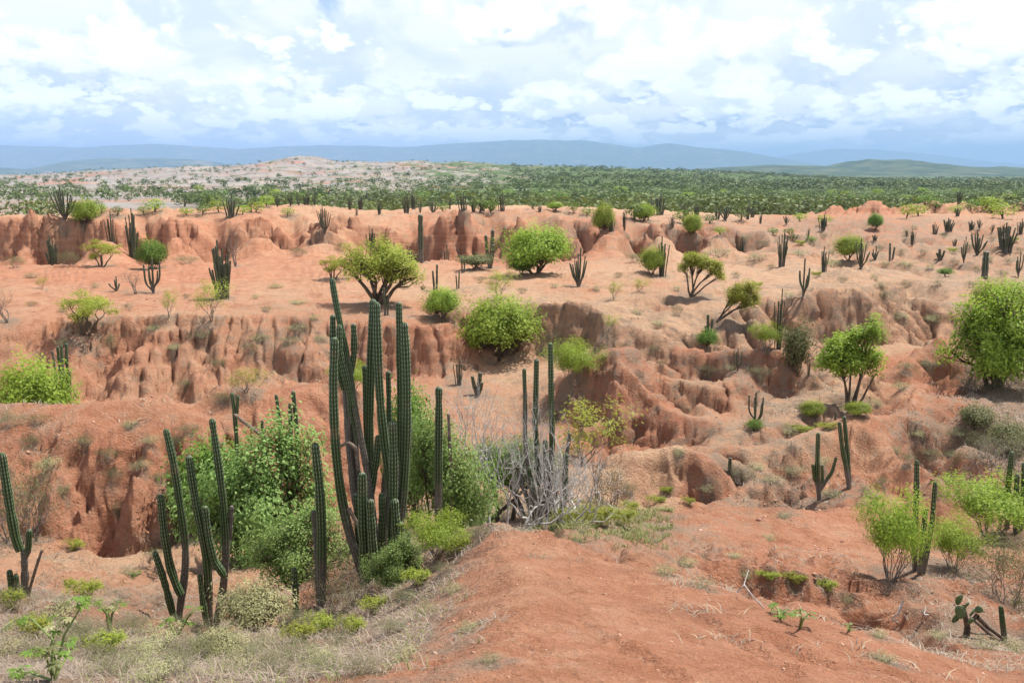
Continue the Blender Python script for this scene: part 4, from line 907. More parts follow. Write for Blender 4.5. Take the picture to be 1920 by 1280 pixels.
# columnar cactus stem: ribbed, tapering to a round tip
def stem_np(pts_, rad, ribs=9, per=3, step=None, depth=0.24):
    p = np.asarray(pts_, float)
    seg = np.linalg.norm(np.diff(p, axis=0), axis=1); L = np.concatenate([[0], np.cumsum(seg)]); tot = L[-1]
    step = step or max(rad[0] * 0.8, tot / 48)
    n = max(6, int(tot / step)); s = np.linspace(0, tot, n)
    # smooth path
    q = np.stack([np.interp(s, L, p[:, k]) for k in range(3)], 1)
    sg = max(1, int(0.07 * n)); ker = np.ones(2 * sg + 1) / (2 * sg + 1)
    for _ in range(2):
        qp_ = np.concatenate([q[:1] + (q[:1] - q[sg:0:-1]), q, q[-1:] + (q[-1:] - q[-2:-sg - 2:-1])])
        q = np.stack([np.convolve(qp_[:, k], ker, 'valid') for k in range(3)], 1)
    r = np.interp(s, L, rad)
    for s0 in np.arange(0.35 + 0.5 * ((tot * 7.3) % 1), 1.0, 0.22) * tot: r = r * (1 - 0.13 * np.exp(-((s - s0 + 0.05 * tot * math.sin(s0 * 9)) / (1.2 * rad[0])) ** 2))
    r = r * (1 + 0.05 * np.sin(s / max(tot, 1e-3) * 21 + tot * 5))
    # round tip
    rt = r[-1]; m = 5; end = q[-1]; tdir = q[-1] - q[-2]; tdir /= np.linalg.norm(tdir) + 1e-9
    an = np.linspace(0, np.pi / 2, m + 1)[1:]
    q = np.concatenate([q, end + tdir[None] * (np.sin(an) * rt * 1.15)[:, None]]); r = np.concatenate([r, rt * np.cos(an) + 1e-4]); s = np.concatenate([s, tot + np.sin(an) * rt])
    t = np.gradient(q, axis=0); t /= np.linalg.norm(t, axis=1)[:, None] + 1e-9
    ref = np.array([0, 1.0, 0]); a = np.cross(t, ref); a /= np.linalg.norm(a, axis=1)[:, None] + 1e-9; b = np.cross(t, a)
    sides = ribs * per; th = np.arange(sides) / sides * 2 * np.pi
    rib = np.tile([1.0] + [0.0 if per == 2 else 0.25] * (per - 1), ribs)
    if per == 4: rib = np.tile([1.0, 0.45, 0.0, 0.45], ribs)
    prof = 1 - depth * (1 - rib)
    ring = q[:, None] + (r[:, None] * prof[None])[..., None] * (np.cos(th)[None, :, None] * a[:, None] + np.sin(th)[None, :, None] * b[:, None])
    N = len(q); i = np.arange(N - 1)[:, None] * sides; k = np.arange(sides)[None]; k2 = (k + 1) % sides
    f = np.stack([i + k, i + k2, i + sides + k2, i + sides + k], -1).reshape(-1, 4)
    return ring.reshape(-1, 3), f, np.tile(rib, N), np.repeat(s, sides), s, sides
def cactus_stem(name, pts_, rad, mat, parent=None, age=(1.0, 0.0), ribs=9, per=4, origin=None, unit=1.0):
    co, f, rib, ln, s, sides = stem_np(pts_, rad, ribs, per)
    a = np.repeat(np.interp(s, [0, s[-1] * 0.5, s[-1]], [age[0], (age[0] + 2 * age[1]) / 3, age[1]]), sides)
    if origin is not None: co = co - np.array(origin)
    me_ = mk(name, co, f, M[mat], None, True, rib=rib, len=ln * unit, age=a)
    return link(name, me_, parent) if parent is not False else me_
# candelabra and clump cacti of the middle distance, 1 m tall, reused
def cactus_shape(seed, n, spread, kind, r=0.024):
    rs = np.random.RandomState(seed); out = []
    for i in range(n):
        a = i * 2.4 + rs.rand() * 0.8; rad = spread * math.sqrt((i + 0.5) / n) * (0.75 + 0.5 * rs.rand())
        top = 1.0 if i == 0 else (0.97 - 0.42 * (rad / spread) * rs.rand() - 0.25 * rs.rand())
        dx, dy = math.cos(a) * rad, math.sin(a) * rad * 0.8
        if kind == 'fan': pts_ = [(dx * .05, dy * .05, -0.04), (dx * .25, dy * .25, 0.12), (dx * .65, dy * .65, 0.45 * top), (dx, dy, top)]
        elif kind == 'candelabra':
            h0 = 0.12 + 0.25 * rs.rand()
            if i == 0: pts_ = [(0, 0, -0.04), (0.01, 0, 0.3), (dx * .2, 0, 0.7), (dx * .25, 0, top)]
            else: pts_ = [(0, 0, -0.04), (dx * .1, dy * .1, h0 * 0.7), (dx * .75, dy * .75, h0 + 0.05), (dx * 1.02, dy, h0 + 0.22), (dx * 1.08, dy * 1.05, max(h0 + .3, top))]
        else: pts_ = [(dx * .55, dy * .55, -0.05), (dx * .6, dy * .6, 0.2), (dx * .8, dy * .8, 0.6 * top), (dx * (0.95 + .1 * rs.rand()), dy, top)]
        rr = r * (0.85 + 0.3 * rs.rand())
        out.append((pts_, [rr * 0.9, rr, rr, rr * 0.92] if len(pts_) == 4 else [rr * .9, rr, rr, rr, rr * .9]))
    return out
CACT = {}
for key, seed, n, spread, kind, r in (('clump', 1, 17, 0.23, 'clump', 0.018), ('clump_b', 2, 10, 0.17, 'clump', 0.020), ('fan', 3, 15, 0.32, 'fan', 0.018), ('fan_b', 4, 10, 0.26, 'fan', 0.020),
                                      ('candelabra', 5, 6, 0.24, 'candelabra', 0.023), ('candelabra_b', 6, 5, 0.20, 'candelabra', 0.026), ('pair', 7, 2, 0.10, 'clump', 0.034), ('trio', 8, 3, 0.12, 'fan', 0.032), ('single', 9, 1, 0.02, 'clump', 0.04)):
    shp = cactus_shape(seed, n, spread, kind, r); stems = []
    for pts_, rad in shp: stems.append(cactus_stem('stem', pts_, rad, 'cactus_far', False, (0.95, 0.05), 7, 2, unit=3.0))
    # one joined mesh for copies too small to show their stems
    V, F, A = [], [], {'rib': [], 'len': [], 'age': []}; n0 = 0
    for pts_, rad in shp:
        co, f, rib, ln, s, sides = stem_np(pts_, rad, 5, 2, 0.12); V.append(co); F.append(f + n0); n0 += len(co)
        A['rib'].append(rib); A['len'].append(ln * 3); A['age'].append(np.repeat(np.interp(s, [0, s[-1]], [0.8, 0.05]), sides))
    jm = mk(key + '_small', np.concatenate(V), np.concatenate(F), M['cactus_far'], None, True, **{k_: np.concatenate(v_) for k_, v_ in A.items()})
    w_ = max(max(abs(p_[0]) for p_ in pts_) for pts_, _r in shp) * 2 + r * 2
    CACT[key] = dict(stems=stems, small=jm, w=w_)
def cactus(key, u, v, hpx, wpx, label, group=None, parts=None, Y=None):
    c = CACT[key]; p = hit(u, v)
    if Y: p = Vector(P(u, v, Y)); p.z = zat(p.x, p.y)
    k = PXM(p.y); H = hpx * k; W = wpx * k / c['w']
    parts = hpx >= 36 if parts is None else parts
    root = bpy.data.objects.new('columnar_cactus', None if parts else c['small']); COL.objects.link(root)
    root.location = p; root.rotation_euler.z = rnd.choice((0, math.pi)) + rnd.uniform(-.3, .3); root.scale = (W, W, H)
    if parts:
        root.empty_display_size = 0.2
        for me_ in c['stems']: link('stem', me_, root)
    named(root, label, 'cactus', group); return root
# ------------------------------------------------------------------ the near cacti, stem by stem (pixels of the photograph, real depth of their foot)
def near_cactus(label, foot, stems, group=None, Y=None, mat='cactus', slim=1.0):
    p = hit(*foot) if Y is None else Vector(P(foot[0], foot[1], Y))
    p.z = zat(p.x, p.y)
    root = bpy.data.objects.new('columnar_cactus', None); COL.objects.link(root); root.location = p; root.empty_display_size = 0.3
    for sdef in stems:
        line, rpx, dy, age = sdef[:4]; mt = sdef[4] if len(sdef) > 4 else mat
        rpx = rpx * slim; y = p.y + dy; pts_ = [P(u, v, y) for u, v in line][::-1]
        if pts_[0][2] < p.z + 0.5:
            b0 = pts_[0]; pts_[0] = (b0[0], b0[1], min(b0[2], zat(b0[0], b0[1]) - 0.05) if b0[2] < p.z + 0.25 else b0[2])
        k = PXM(y); n = len(pts_); rr = [rpx * k * (0.85 if i == 0 else 1.0) for i in range(n)]; rr[-1] = rpx * k * 0.86
        cactus_stem('stem', pts_, rr, mt, root, age, 9 if rpx > 5 else 7, 4, origin=p)
    named(root, label, 'cactus', group); return root
OLD, MIDA, YNG = (1.3, 0.05), (0.98, 0.0), (0.4, 0.0)
CY = 12.4
near_cactus('tallest clump of many ribbed cactus columns in the middle of the picture', (690,1110), [
 ([(627,641),(624,719),(628,828),(636,910),(652,995),(672,1050),(690,1110)], 10.5, -0.30, MIDA),
 ([(623,527),(625,545),(629,566),(635,604),(650,650),(660,735),(672,800),(683,855),(698,937),(704,1000),(708,1095)], 7.0, 0.05, (1.5, 0.25)),
 ([(624,596),(624,650),(634,690),(645,730)], 8.0, 0.15, YNG), ([(636,614),(637,660),(648,700),(660,760)], 7.5, -0.05, YNG),
 ([(663,612),(665,664),(659,691),(653,712),(658,760),(672,830)], 7.5, 0.1, (0.55, 0.0)),
 ([(662,780),(668,860),(676,950),(686,1040),(692,1100)], 8.0, 0.25, (1.5, 0.9)), ([(646,700),(652,800),(660,900),(676,1000),(690,1090)], 8.0, 0.2, (1.5, 0.7)),
 ([(699,568),(696,664),(694,746),(692,828),(693,877),(696,980),(700,1100)], 9.5, 0.2, OLD),
 ([(706,574),(708,664),(712,746),(720,828),(729,893),(737,940),(735,1010),(728,1095)], 10.0, -0.05, (0.95, 0.0)),
 ([(748,573),(750,664),(752,746),(750,883),(745,980),(738,1090)], 8.5, 0.3, OLD),
 ([(758,612),(762,691),(763,773),(761,855),(755,937),(748,1000),(738,1095)], 10.5, -0.15, MIDA),
 ([(736,798),(738,850),(738,921),(735,1010),(730,1090)], 11.0, -0.3, (0.3, 0.0)),
 ([(679,894),(680,981),(684,1060),(690,1100)], 12.0, -0.5, YNG), ([(694,943),(698,1014),(704,1090)], 11.0, -0.6, YNG),
 ([(740,943),(744,1008),(742,1090)], 11.5, -0.5, YNG), ([(752,985),(756,1040),(752,1100)], 9.0, -0.6, YNG),
 ([(709,822),(706,860),(698,905),(692,960)], 9.0, 0.1, YNG), ([(728,855),(722,900),(716,950)], 7.0, 0.3, (1.3, 0.5)),
 ([(640,835),(655,828),(668,842),(672,880)], 4.5, -0.1, (1.6, 1.4), 'dead_cactus'), ([(655,955),(680,1000),(705,1045),(728,1075)], 5.0, -0.45, (1.6, 1.4), 'dead_cactus'),
 ([(645,640),(647,720),(654,800),(664,890),(676,990),(690,1100)], 6.5, 0.35, OLD), ([(684,690),(686,780),(690,880),(694,980),(698,1100)], 6.5, 0.45, OLD), ([(728,700),(730,790),(728,880),(722,980),(716,1100)], 6.5, 0.5, OLD), ([(766,730),(768,820),(762,900),(752,990),(742,1095)], 6.5, 0.3, OLD),
 ([(668,930),(672,1000),(680,1095)], 8.0, -0.2, (0.6, 0.0)), ([(716,930),(716,1000),(712,1095)], 8.5, -0.35, (0.6, 0.0)), ([(766,1000),(764,1050),(756,1100)], 7.5, -0.3, YNG),
], 'big cacti close to the viewer', Y=CY, slim=0.86)
near_cactus('dark slender two column cactus just left of the tallest clump', (602,1140), [
 ([(591,838),(599,910),(603,992),(603,1070),(602,1145)], 9.5, -0.1, MIDA), ([(588,960),(594,1040),(598,1140)], 5.5, 0.1, (1.3, 0.6))], 'big cacti close to the viewer', Y=12.0)
near_cactus('short single cactus column low in the shade left of the tallest clump', (554,1160), [([(552,1068),(554,1110),(555,1165)], 6.5, 0, YNG)], 'big cacti close to the viewer', Y=11.6)
near_cactus('cactus with bent arms curving up from one grey trunk, left of two leaning columns', (336,1165), [
 ([(312,810),(324,858),(336,936),(348,1014),(348,1073),(338,1131),(334,1170)], 7.5, 0, OLD), ([(301,933),(307,995),(318,1061),(334,1106),(340,1115)], 8.0, -0.15, YNG),
 ([(291,1038),(303,1073),(312,1104),(322,1143),(332,1168)], 7.0, -0.2, (0.7, 0.0))], 'big cacti close to the viewer')
near_cactus('two long leaning cactus columns with a short grey side arm behind the straw coloured shrub', (394,1178), [
 ([(354,860),(365,936),(379,999),(388,1053),(391,1112),(393,1180)], 8.0, -0.1, (0.8, 0.0)), ([(385,955),(391,1007),(402,1053),(416,1071),(420,1080)], 7.5, -0.15, YNG),
 ([(398,791),(408,858),(418,936),(424,1014),(422,1077),(414,1132),(402,1180)], 7.5, 0.1, (1.3, 0.0)), ([(375,1081),(381,1132),(390,1175)], 6.5, -0.2, (0.8, 0.1)), ([(434,952),(430,999),(424,1040)], 5.5, 0.15, (1.2, 0.8))], 'big cacti close to the viewer')
near_cactus('grey jointed cactus with one tall green column at the left picture edge', (45,1116), [
 ([(4,856),(16,936),(29,1010),(38,1032)], 9.0, 0, (0.5, 0.0)), ([(55,997),(53,1030),(46,1045)], 7.0, 0, (0.7, 0.3)), ([(45,1036),(47,1081),(45,1120)], 7.5, 0, (1.3, 0.6)),
 ([(18,1073),(23,1112),(36,1122)], 7.0, -0.1, YNG), ([(78,1032),(68,1062),(58,1095),(52,1120)], 3.0, 0.05, (1.5, 1.2), 'dead_cactus'), ([(30,1080),(38,1120)], 6.0, -0.15, (1.0, 0.4))], 'big cacti close to the viewer')
near_cactus('single dark cactus column rising out of the leafy bush beside a brown dead stem', (822,985), [([(823,732),(823,800),(822,864),(822,990)], 8.0, 0, MIDA)], 'big cacti close to the viewer', Y=13.6)
near_cactus('brown dead cactus stem standing in the leafy bush', (846,985), [([(841,778),(845,870),(848,990)], 3.6, 0, (1.5, 1.4), 'dead_cactus')], None, Y=13.9)
near_cactus('slender cactus clump with dark trunks behind bleached branches, right of the leafy bushes', (1012,965), [
 ([(1032,648),(1033,700),(1034,767),(1036,833),(1032,900),(1026,968)], 5.5, 0.0, (0.9, 0.0)), ([(1006,678),(1005,733),(1003,790),(1010,880),(1014,965)], 5.5, 0.2, (0.9, 0.0)),
 ([(983,695),(985,760),(984,830),(994,900),(1006,965)], 4.5, 0.3, (1.4, 0.5)), ([(968,870),(978,905),(996,955)], 5.0, 0.0, (1.3, 0.5)), ([(993,880),(1000,920),(1008,965)], 6.0, -0.1, (1.2, 0.3)),
 ([(1061,855),(1060,900),(1058,936),(1048,982)], 6.5, -0.3, (0.9, 0.1)), ([(1022,830),(1024,900),(1018,962)], 6.0, -0.1, (1.2, 0.2)), ([(1046,880),(1040,930),(1030,966)], 4.5, 0.1, (1.2, 0.3)), ([(1068,815),(1063,850),(1060,890)], 4.0, -0.2, (1.3, 0.6))], 'big cacti close to the viewer', Y=16.5)
near_cactus('small four armed cactus on the bare slope beside a slim twin cactus', (1537,938), [
 ([(1534,815),(1532,878),(1536,940)], 4.8, 0, MIDA), ([(1524,873),(1527,897),(1536,918)], 3.8, 0, MIDA), ([(1541,874),(1542,900),(1538,920)], 3.6, -0.1, MIDA), ([(1567,860),(1560,885),(1547,903),(1539,918)], 3.6, 0.05, MIDA)])
near_cactus('slim twin cactus throwing a long shadow on the ridge path', (1592,916), [([(1574,794),(1579,839),(1587,878),(1592,918)], 4.6, 0, MIDA), ([(1583,784),(1587,827),(1591,878),(1593,918)], 4.4, 0.08, MIDA)])
near_cactus('three column cactus growing out of the feathery green bush right of the gully', (1722,1080), [
 ([(1719,867),(1718,936),(1714,1014),(1716,1085)], 5.6, 0.2, MIDA), ([(1753,907),(1748,975),(1735,1053),(1728,1085)], 5.0, 0.1, MIDA), ([(1735,958),(1730,1014),(1724,1085)], 6.0, 0.0, MIDA)])
near_cactus('dark cactus columns at the right picture edge above the twiggy shrub', (1905,1000), [
 ([(1897,851),(1891,901),(1888,1000)], 5.5, 0.3, MIDA), ([(1907,893),(1905,967),(1904,1010)], 5.5, 0, MIDA), ([(1921,872),(1919,930),(1912,1010)], 6.0, 0.1, MIDA)])
near_cactus('knobbly upright cactus stub standing beside the prickly pear', (1884,1200), [([(1877,1140),(1880,1170),(1885,1205)], 6.0, 0, (0.9, 0.3)), ([(1822,1158),(1850,1182),(1878,1200)], 4.0, 0.0, (1.5, 1.2), 'dead_cactus')])
for lab, foot, st_ in (
 ('leaning forked cactus left of the leafy bush on the hollow floor', (443,905), [([(435,740),(440,775),(444,830),(446,910)], 4.4, 0, MIDA), ([(446,745),(444,775)], 4.0, 0, YNG), ([(441,778),(465,797),(490,815),(515,832)], 3.5, -0.1, (1.4, 1.0), 'dead_cactus')]),
 ('short dark cactus column peeping over the leafy bush', (497,905), [([(491,790),(494,830),(497,910)], 3.6, 0, MIDA)]),
 ('thin cactus column with a reddish tip behind the leafy bush', (525,905), [([(518,743),(522,770),(526,810),(527,910)], 3.8, 0, MIDA)]),
 ('pair of straight green cactus columns behind the leafy bush', (552,905), [([(550,737),(554,775),(557,817),(557,910)], 4.6, 0, MIDA), ([(544,760),(545,790),(545,905)], 4.6, -0.1, MIDA)])):
    near_cactus(lab, foot, st_, 'cacti rising behind the leafy bush', Y=21.6)
near_cactus('clump of pale thin cactus columns beside the rounded bush at the left edge', (118,748), [
 ([(98,660),(104,700),(112,752)], 2.8, 0, (1.3, 0.6)), ([(108,652),(113,700),(118,752)], 3, 0.2, (1.2, 0.3)), ([(114,650),(118,690),(122,752)], 3, -0.1, (1.2, 0.3)), ([(124,646),(126,690),(127,752)], 3.2, 0.1, (0.8, 0.0)), ([(117,675),(121,715),(124,752)], 3, -0.2, (1.3, 0.6)), ([(131,700),(131,752)], 3, 0, (1.3, 0.5))], None, Y=33.5)

# prickly pear: flat oval pads
pp_ = hit(1812, 1192); pk = PXM(pp_.y)
pear = bpy.data.objects.new('prickly_pear', None); COL.objects.link(pear); pear.location = pp_
named(pear, 'prickly pear with flat green pads on a grey woody stem', 'cactus')
_co, _f = tubes_np([([Vector(P(u, v, pp_.y)) - pp_ for u, v in l], [r * pk for r in rs_]) for l, rs_ in (([(1811,1200),(1814,1175),(1810,1155),(1806,1135)], (7, 6, 5, 4)), ([(1812,1165),(1826,1160),(1832,1150)], (5, 4, 3)), ([(1832,1155),(1852,1175),(1880,1196)], (5, 4, 3)))], 8)
link('stem', mk('pear_stem', _co, _f, M['bark'], smooth_=True), pear)
_m, _q = new_mat('pear_pad'); _p = _q.node('ShaderNodeTexCoord').outputs['Object']
_vo = _q.node('ShaderNodeTexVoronoi', {'Vector': _p, 'Scale': 22.0}); _c = _q.mix(_q.noise(_p, 7, 3), (0.045, 0.075, 0.022), (0.10, 0.15, 0.05))
_d = _q.node('ShaderNodeBsdfPrincipled', {'Base Color': _q.mix(_q.mapr(_vo.outputs['Distance'], 0.10, 0.2, 1, 0), _c, (0.35, 0.33, 0.22)), 'Roughness': 0.5}); _q.node('ShaderNodeOutputMaterial', {'Surface': _d.outputs[0]})
def pad(u, v, w_, h_, rot, dy, tilt):
    bm_ = bmesh.new(); bmesh.ops.create_icosphere(bm_, subdivisions=3, radius=1.0)
    for x in bm_.verts:
        t_ = 1 + 0.25 * x.co.z; x.co = Vector((x.co.x * w_ * pk * t_, x.co.y * 2.6 * pk, x.co.z * h_ * pk))
    me_ = bpy.data.meshes.new('pad'); bm_.to_mesh(me_); bm_.free(); me_.materials.append(_m)
    for pl_ in me_.polygons: pl_.use_smooth = True
    o = link('pad', me_, pear); o.location = Vector(P(u, v, pp_.y + dy)) - pp_; o.rotation_euler = (tilt, rot, tilt * 2)
for a_ in ((1798,1124,10,13,-0.2,0,0.2), (1812,1134,7,9,0.5,-0.05,0.5), (1801,1147,10,13,-0.1,-0.06,-0.2), (1793,1158,12,8,-0.9,0.03,0.1), (1824,1147,9,11,0.15,0.05,0.5), (1835,1142,7,8,0.7,0.0,-0.4), (1820,1164,6,8,0.9,-0.05,0.3)): pad(*a_)
# ------------------------------------------------------------------ landmarks by which alike plants are told apart
MARKS = [(690,850,'the tallest cactus clump'),(320,1000,'the cactus with bent arms'),(400,1000,'the two long leaning cacti'),(40,1040,'the grey jointed cactus'),(602,1050,'the slender two column cactus'),(478,1140,'the straw coloured shrub'),(1012,880,'the slender cactus clump'),(850,880,'the fresh green bush'),(490,900,'the sprawling green bush'),
 (1536,880,'the four armed cactus'),(1588,850,'the slim twin cactus'),(1725,980,'the three column cactus'),(1812,1150,'the prickly pear'),(1416,770,'the U shaped cactus'),(1383,675,'the small recess cactus'),(1329,590,'the ledge cactus trio'),(1459,610,'the red earth pillar'),(1592,680,'the upright two tiered tree'),(1862,640,'the big right hand tree'),(1492,655,'the fuzzy grey green bush'),
 (1259,860,'the pale mound'),(1180,740,'the red spur hill'),(935,620,'the round gully bush'),(1004,470,'the large dome bush'),(712,510,'the broad forked tree'),(418,505,'the biggest plateau cactus'),(162,590,'the umbrella thorn tree'),(58,710,'the rounded left edge bush'),(120,700,'the pale thin cactus clump'),(251,460,'the tall dense cactus clump'),(288,500,'the candelabra cactus'),(191,470,'the flat crowned tree'),(140,395,'the bush on the left cliff edge'),
 (609,415,'the promontory cactus'),(1085,505,'the vase shaped cactus'),(1306,520,'the slender forked tree'),(1362,560,'the tree leaning over the ledge'),(1506,520,'the dark candelabra cactus'),(1600,470,'the bright right plateau tree'),(1832,455,'the wide spreading cactus'),(1885,445,'the very dense dark cactus clump'),(1466,465,'the tall canyon mouth cactus'),(1222,490,'the small bright plateau tree'),(1130,415,'the cliff edge tree'),(1205,405,'the small tree behind the cliff'),(1297,425,'the leaning cliff tree'),(1636,385,'the pointed red hill'),(1566,392,'the lower pointed hill'),(1750,385,'the grey rounded knoll'),(1640,430,'the dark knoll shrub'),(575,294,'the highest left hill'),
 (205,980,'the dark gully of the red crest'),(1620,1140,'the gully below the feathery bush'),(1100,970,'the green grassy hollow'),(900,1000,'the end of the near ridge'),(1650,860,'the ridge path'),(462,700,'the sparse yellowish shrub'),(1076,690,'the feathery shrub on the spur'),(880,400,'the fluted cliff top'),(1410,410,'the far end of the cliff rim'),(300,410,'the red knob on the left cliff'),(1770,490,'the low cactus trio')]
USED = set()
def near_label(what, u, v):
    best = None
    for mu, mv, nm in sorted(MARKS, key=lambda m_: (m_[0] - u) ** 2 + ((m_[1] - v) * 1.5) ** 2)[:9]:
        dx, dy = u - mu, (v - mv) * 1.5; dd = math.hypot(dx, dy); far_ = 'just' if dd < 60 else ('a little' if dd < 130 else 'well')
        if abs(dx) > 2.2 * abs(dy): rel = ('right of' if dx > 0 else 'left of')
        elif abs(dy) > 2.2 * abs(dx): rel = ('in front of' if dy > 0 else 'behind')
        else: rel = ('in front and ' if dy > 0 else 'behind and ') + ('right of' if dx > 0 else 'left of')
        lab = '%s %s %s %s' % (what, far_, rel, nm)
        if len(lab.split()) > 16: continue
        best = best or lab
        if lab not in USED: USED.add(lab); return lab
    return best
# ------------------------------------------------------------------ cacti of the middle distance: (shape, u, foot v, height px, width px, label, [depth])
GM = 'columnar cacti out on the badlands'
for row in [
 ('fan',122,410,57,44,'spreading dark cactus on the cliff top beside a bright green shrub'),
 ('clump',100,497,62,24,'narrow dense cactus clump at the foot of the left red cliff',99),
 ('clump_b',213,499,64,22,'cactus columns standing right behind the flat topped yellow green tree',93),
 ('clump',251,501,90,26,'tall dense cactus clump between two small round trees',91),
 ('clump_b',294,478,58,20,'cactus columns sticking up behind the dark round tree crown',99),
 ('candelabra',288,550,62,34,'candelabra cactus under the dark round tree crown'),
 ('clump',418,560,106,44,'biggest dense cactus clump on the left plateau with a pale shrub before it'),
 ('candelabra_b',219,545,26,22,'knee high cactus with one raised arm left of a bare brown shrub'),
 ('fan',609,439,50,28,'spreading dark cactus on the small promontory of the far cliff'),
 ('clump_b',697,452,42,22,'dark cactus clump on the far cliff edge above the broad tree',103),
 ('clump',764,474,58,42,'wide dense cactus clump behind the right side of the broad tree',98),
 ('clump_b',741,470,44,24,'grey cactus clump behind the top of the broad tree',98.5),
 ('single',788,504,84,16,'one tall thin cactus pole right of the broad tree',86),
 ('clump_b',837,495,58,20,'slim cactus clump below the far cliff left of the dome bush',92),
 ('trio',919,502,66,22,'three tall cactus columns beside the big dome bush'),
 ('pair',868,512,26,10,'low twin cactus left of the yellow green scrub'),
 ('pair',817,547,48,14,'two thin dark cactus columns above the small leafy bush'),
 ('pair',859,541,30,10,'thin dark cactus behind the small leafy bush'),
 ('fan_b',793,545,12,12,'stubby black cactus stump in the open'),
 ('fan_b',1085,538,70,36,'vase shaped cactus alone on the bare plateau right of the dome bush'),
 ('pair',724,592,50,14,'twin thin cactus stems beside the trunk of the broad tree'),
 ('clump_b',1145,482,32,14,'cactus clump in the shade of the far red cliff',100),
 ('clump_b',1241,517,72,26,'dense grey cactus clump hugging a small bright tree'),
 ('clump_b',1390,472,40,18,'cactus clump in front of the right end of the far cliff',103),
 ('clump',1466,498,64,20,'tall dense cactus clump at the mouth of the far canyon'),
 ('clump_b',1544,510,46,18,'cactus clump with a flat top on the right plateau'),
 ('candelabra_b',1506,556,68,26,'dark candelabra cactus above the right hand hollow'),
 ('fan',1614,504,54,30,'spreading cactus beside a bright tree on the right plateau'),
 ('candelabra_b',1641,488,26,16,'small U shaped cactus right of the bright tree'),
 ('pair',1670,488,30,14,'small leaning twin cactus on the right plateau'),
 ('clump_b',1710,458,28,12,'grey cactus clump on the stony flat below the pointed hills'),
 ('trio',1763,488,20,16,'low cactus trio beside yellow green scrub'),
 ('fan_b',1807,492,46,16,'grey half dead cactus on the stony slope'),
 ('fan',1832,478,46,32,'wide spreading cactus on the stony slope at right'),
 ('clump',1885,473,52,34,'very dense dark cactus clump near the right edge'),
 ('single',1847,523,48,18,'tall thin cactus pole above the right green bush'),
 ('candelabra',1909,520,44,20,'dead looking candelabra cactus at the right edge'),
 ('trio',1329,624,58,16,'three straight cactus columns on the ledge below the leaning tree',43.2),
 ('clump_b',1459,658,112,24,'tall slim cactus clump on top of the red earth pillar',39.8),
 ('candelabra',1383,694,40,20,'small branching cactus in the recess left of the red pillar'),
 ('candelabra',1416,798,64,32,'open U shaped cactus standing in the washed channel'),
 ('single',1369,890,30,12,'lone short cactus column by the tilted dark shrub'),
 ('trio',1853,566,56,50,'cactus columns rising through the dome bush at right',47),
 ('trio',1909,582,52,18,'dark cactus columns at the right edge behind the big green tree',46.5),
 ('clump_b',860,700,50,22,'grey cactus clump at the back of the central hollow',40),
 ('trio',895,700,40,26,'pale cactus columns among the bleached branches',38.5),
 ('clump_b',1516,705,30,8,'grey stub cactus at the foot of the fuzzy bush'),
 ('pair',1570,770,60,14,'grey green cactus trunk under the upright tree',32.6),
]:
    cactus(row[0], *row[1:5], row[5], GM, None, row[6] if len(row) > 6 else None)
# dark clumps along the rim of the green valley: small, alike
GV = 'dark cactus clumps along the valley edge'
LVv = 'small dark cactus clump far off along the edge of the green valley'
for (u, v, h_, w_) in [(434,407,38,36),(656,393,25,12),(669,404,14,7),(690,391,30,26),(676,393,24,12),(711,402,22,9),(726,389,22,16),(762,399,33,16),(775,392,30,16),(788,399,24,10),(812,399,22,22),(843,392,20,8),(868,399,35,24),(888,399,22,10),(905,396,18,14),(923,396,24,22),(941,397,36,20),(1012,398,14,8),
  (1170,432,38,10),(1236,402,36,34),(1222,404,30,16),(1260,427,22,14),(1284,405,24,20),(1305,409,26,20),(1345,411,20,12),(1360,413,28,26),(1402,411,28,12),(1410,409,20,14),(1426,419,18,8),(1474,420,16,14),(1515,449,22,8),(1543,431,26,20),(1752,440,22,16),(1778,434,24,20),(1821,432,18,12),(1836,429,18,12),(1913,440,28,16),(1795,405,16,10),(1798,383,24,10),
  (545,386,26,12),(560,385,24,12),(575,384,22,14),(590,385,24,10),(640,388,22,12),(470,398,22,10),(520,388,20,10),(1860,436,16,10),(1880,440,18,12),(1700,445,14,8),(1640,452,12,10),(1790,462,14,12)]:
    cactus(rnd.choice(('clump', 'clump_b', 'fan')), u, v, h_, w_, near_label('small dark cactus', u, v - h_ / 2), GV, False)

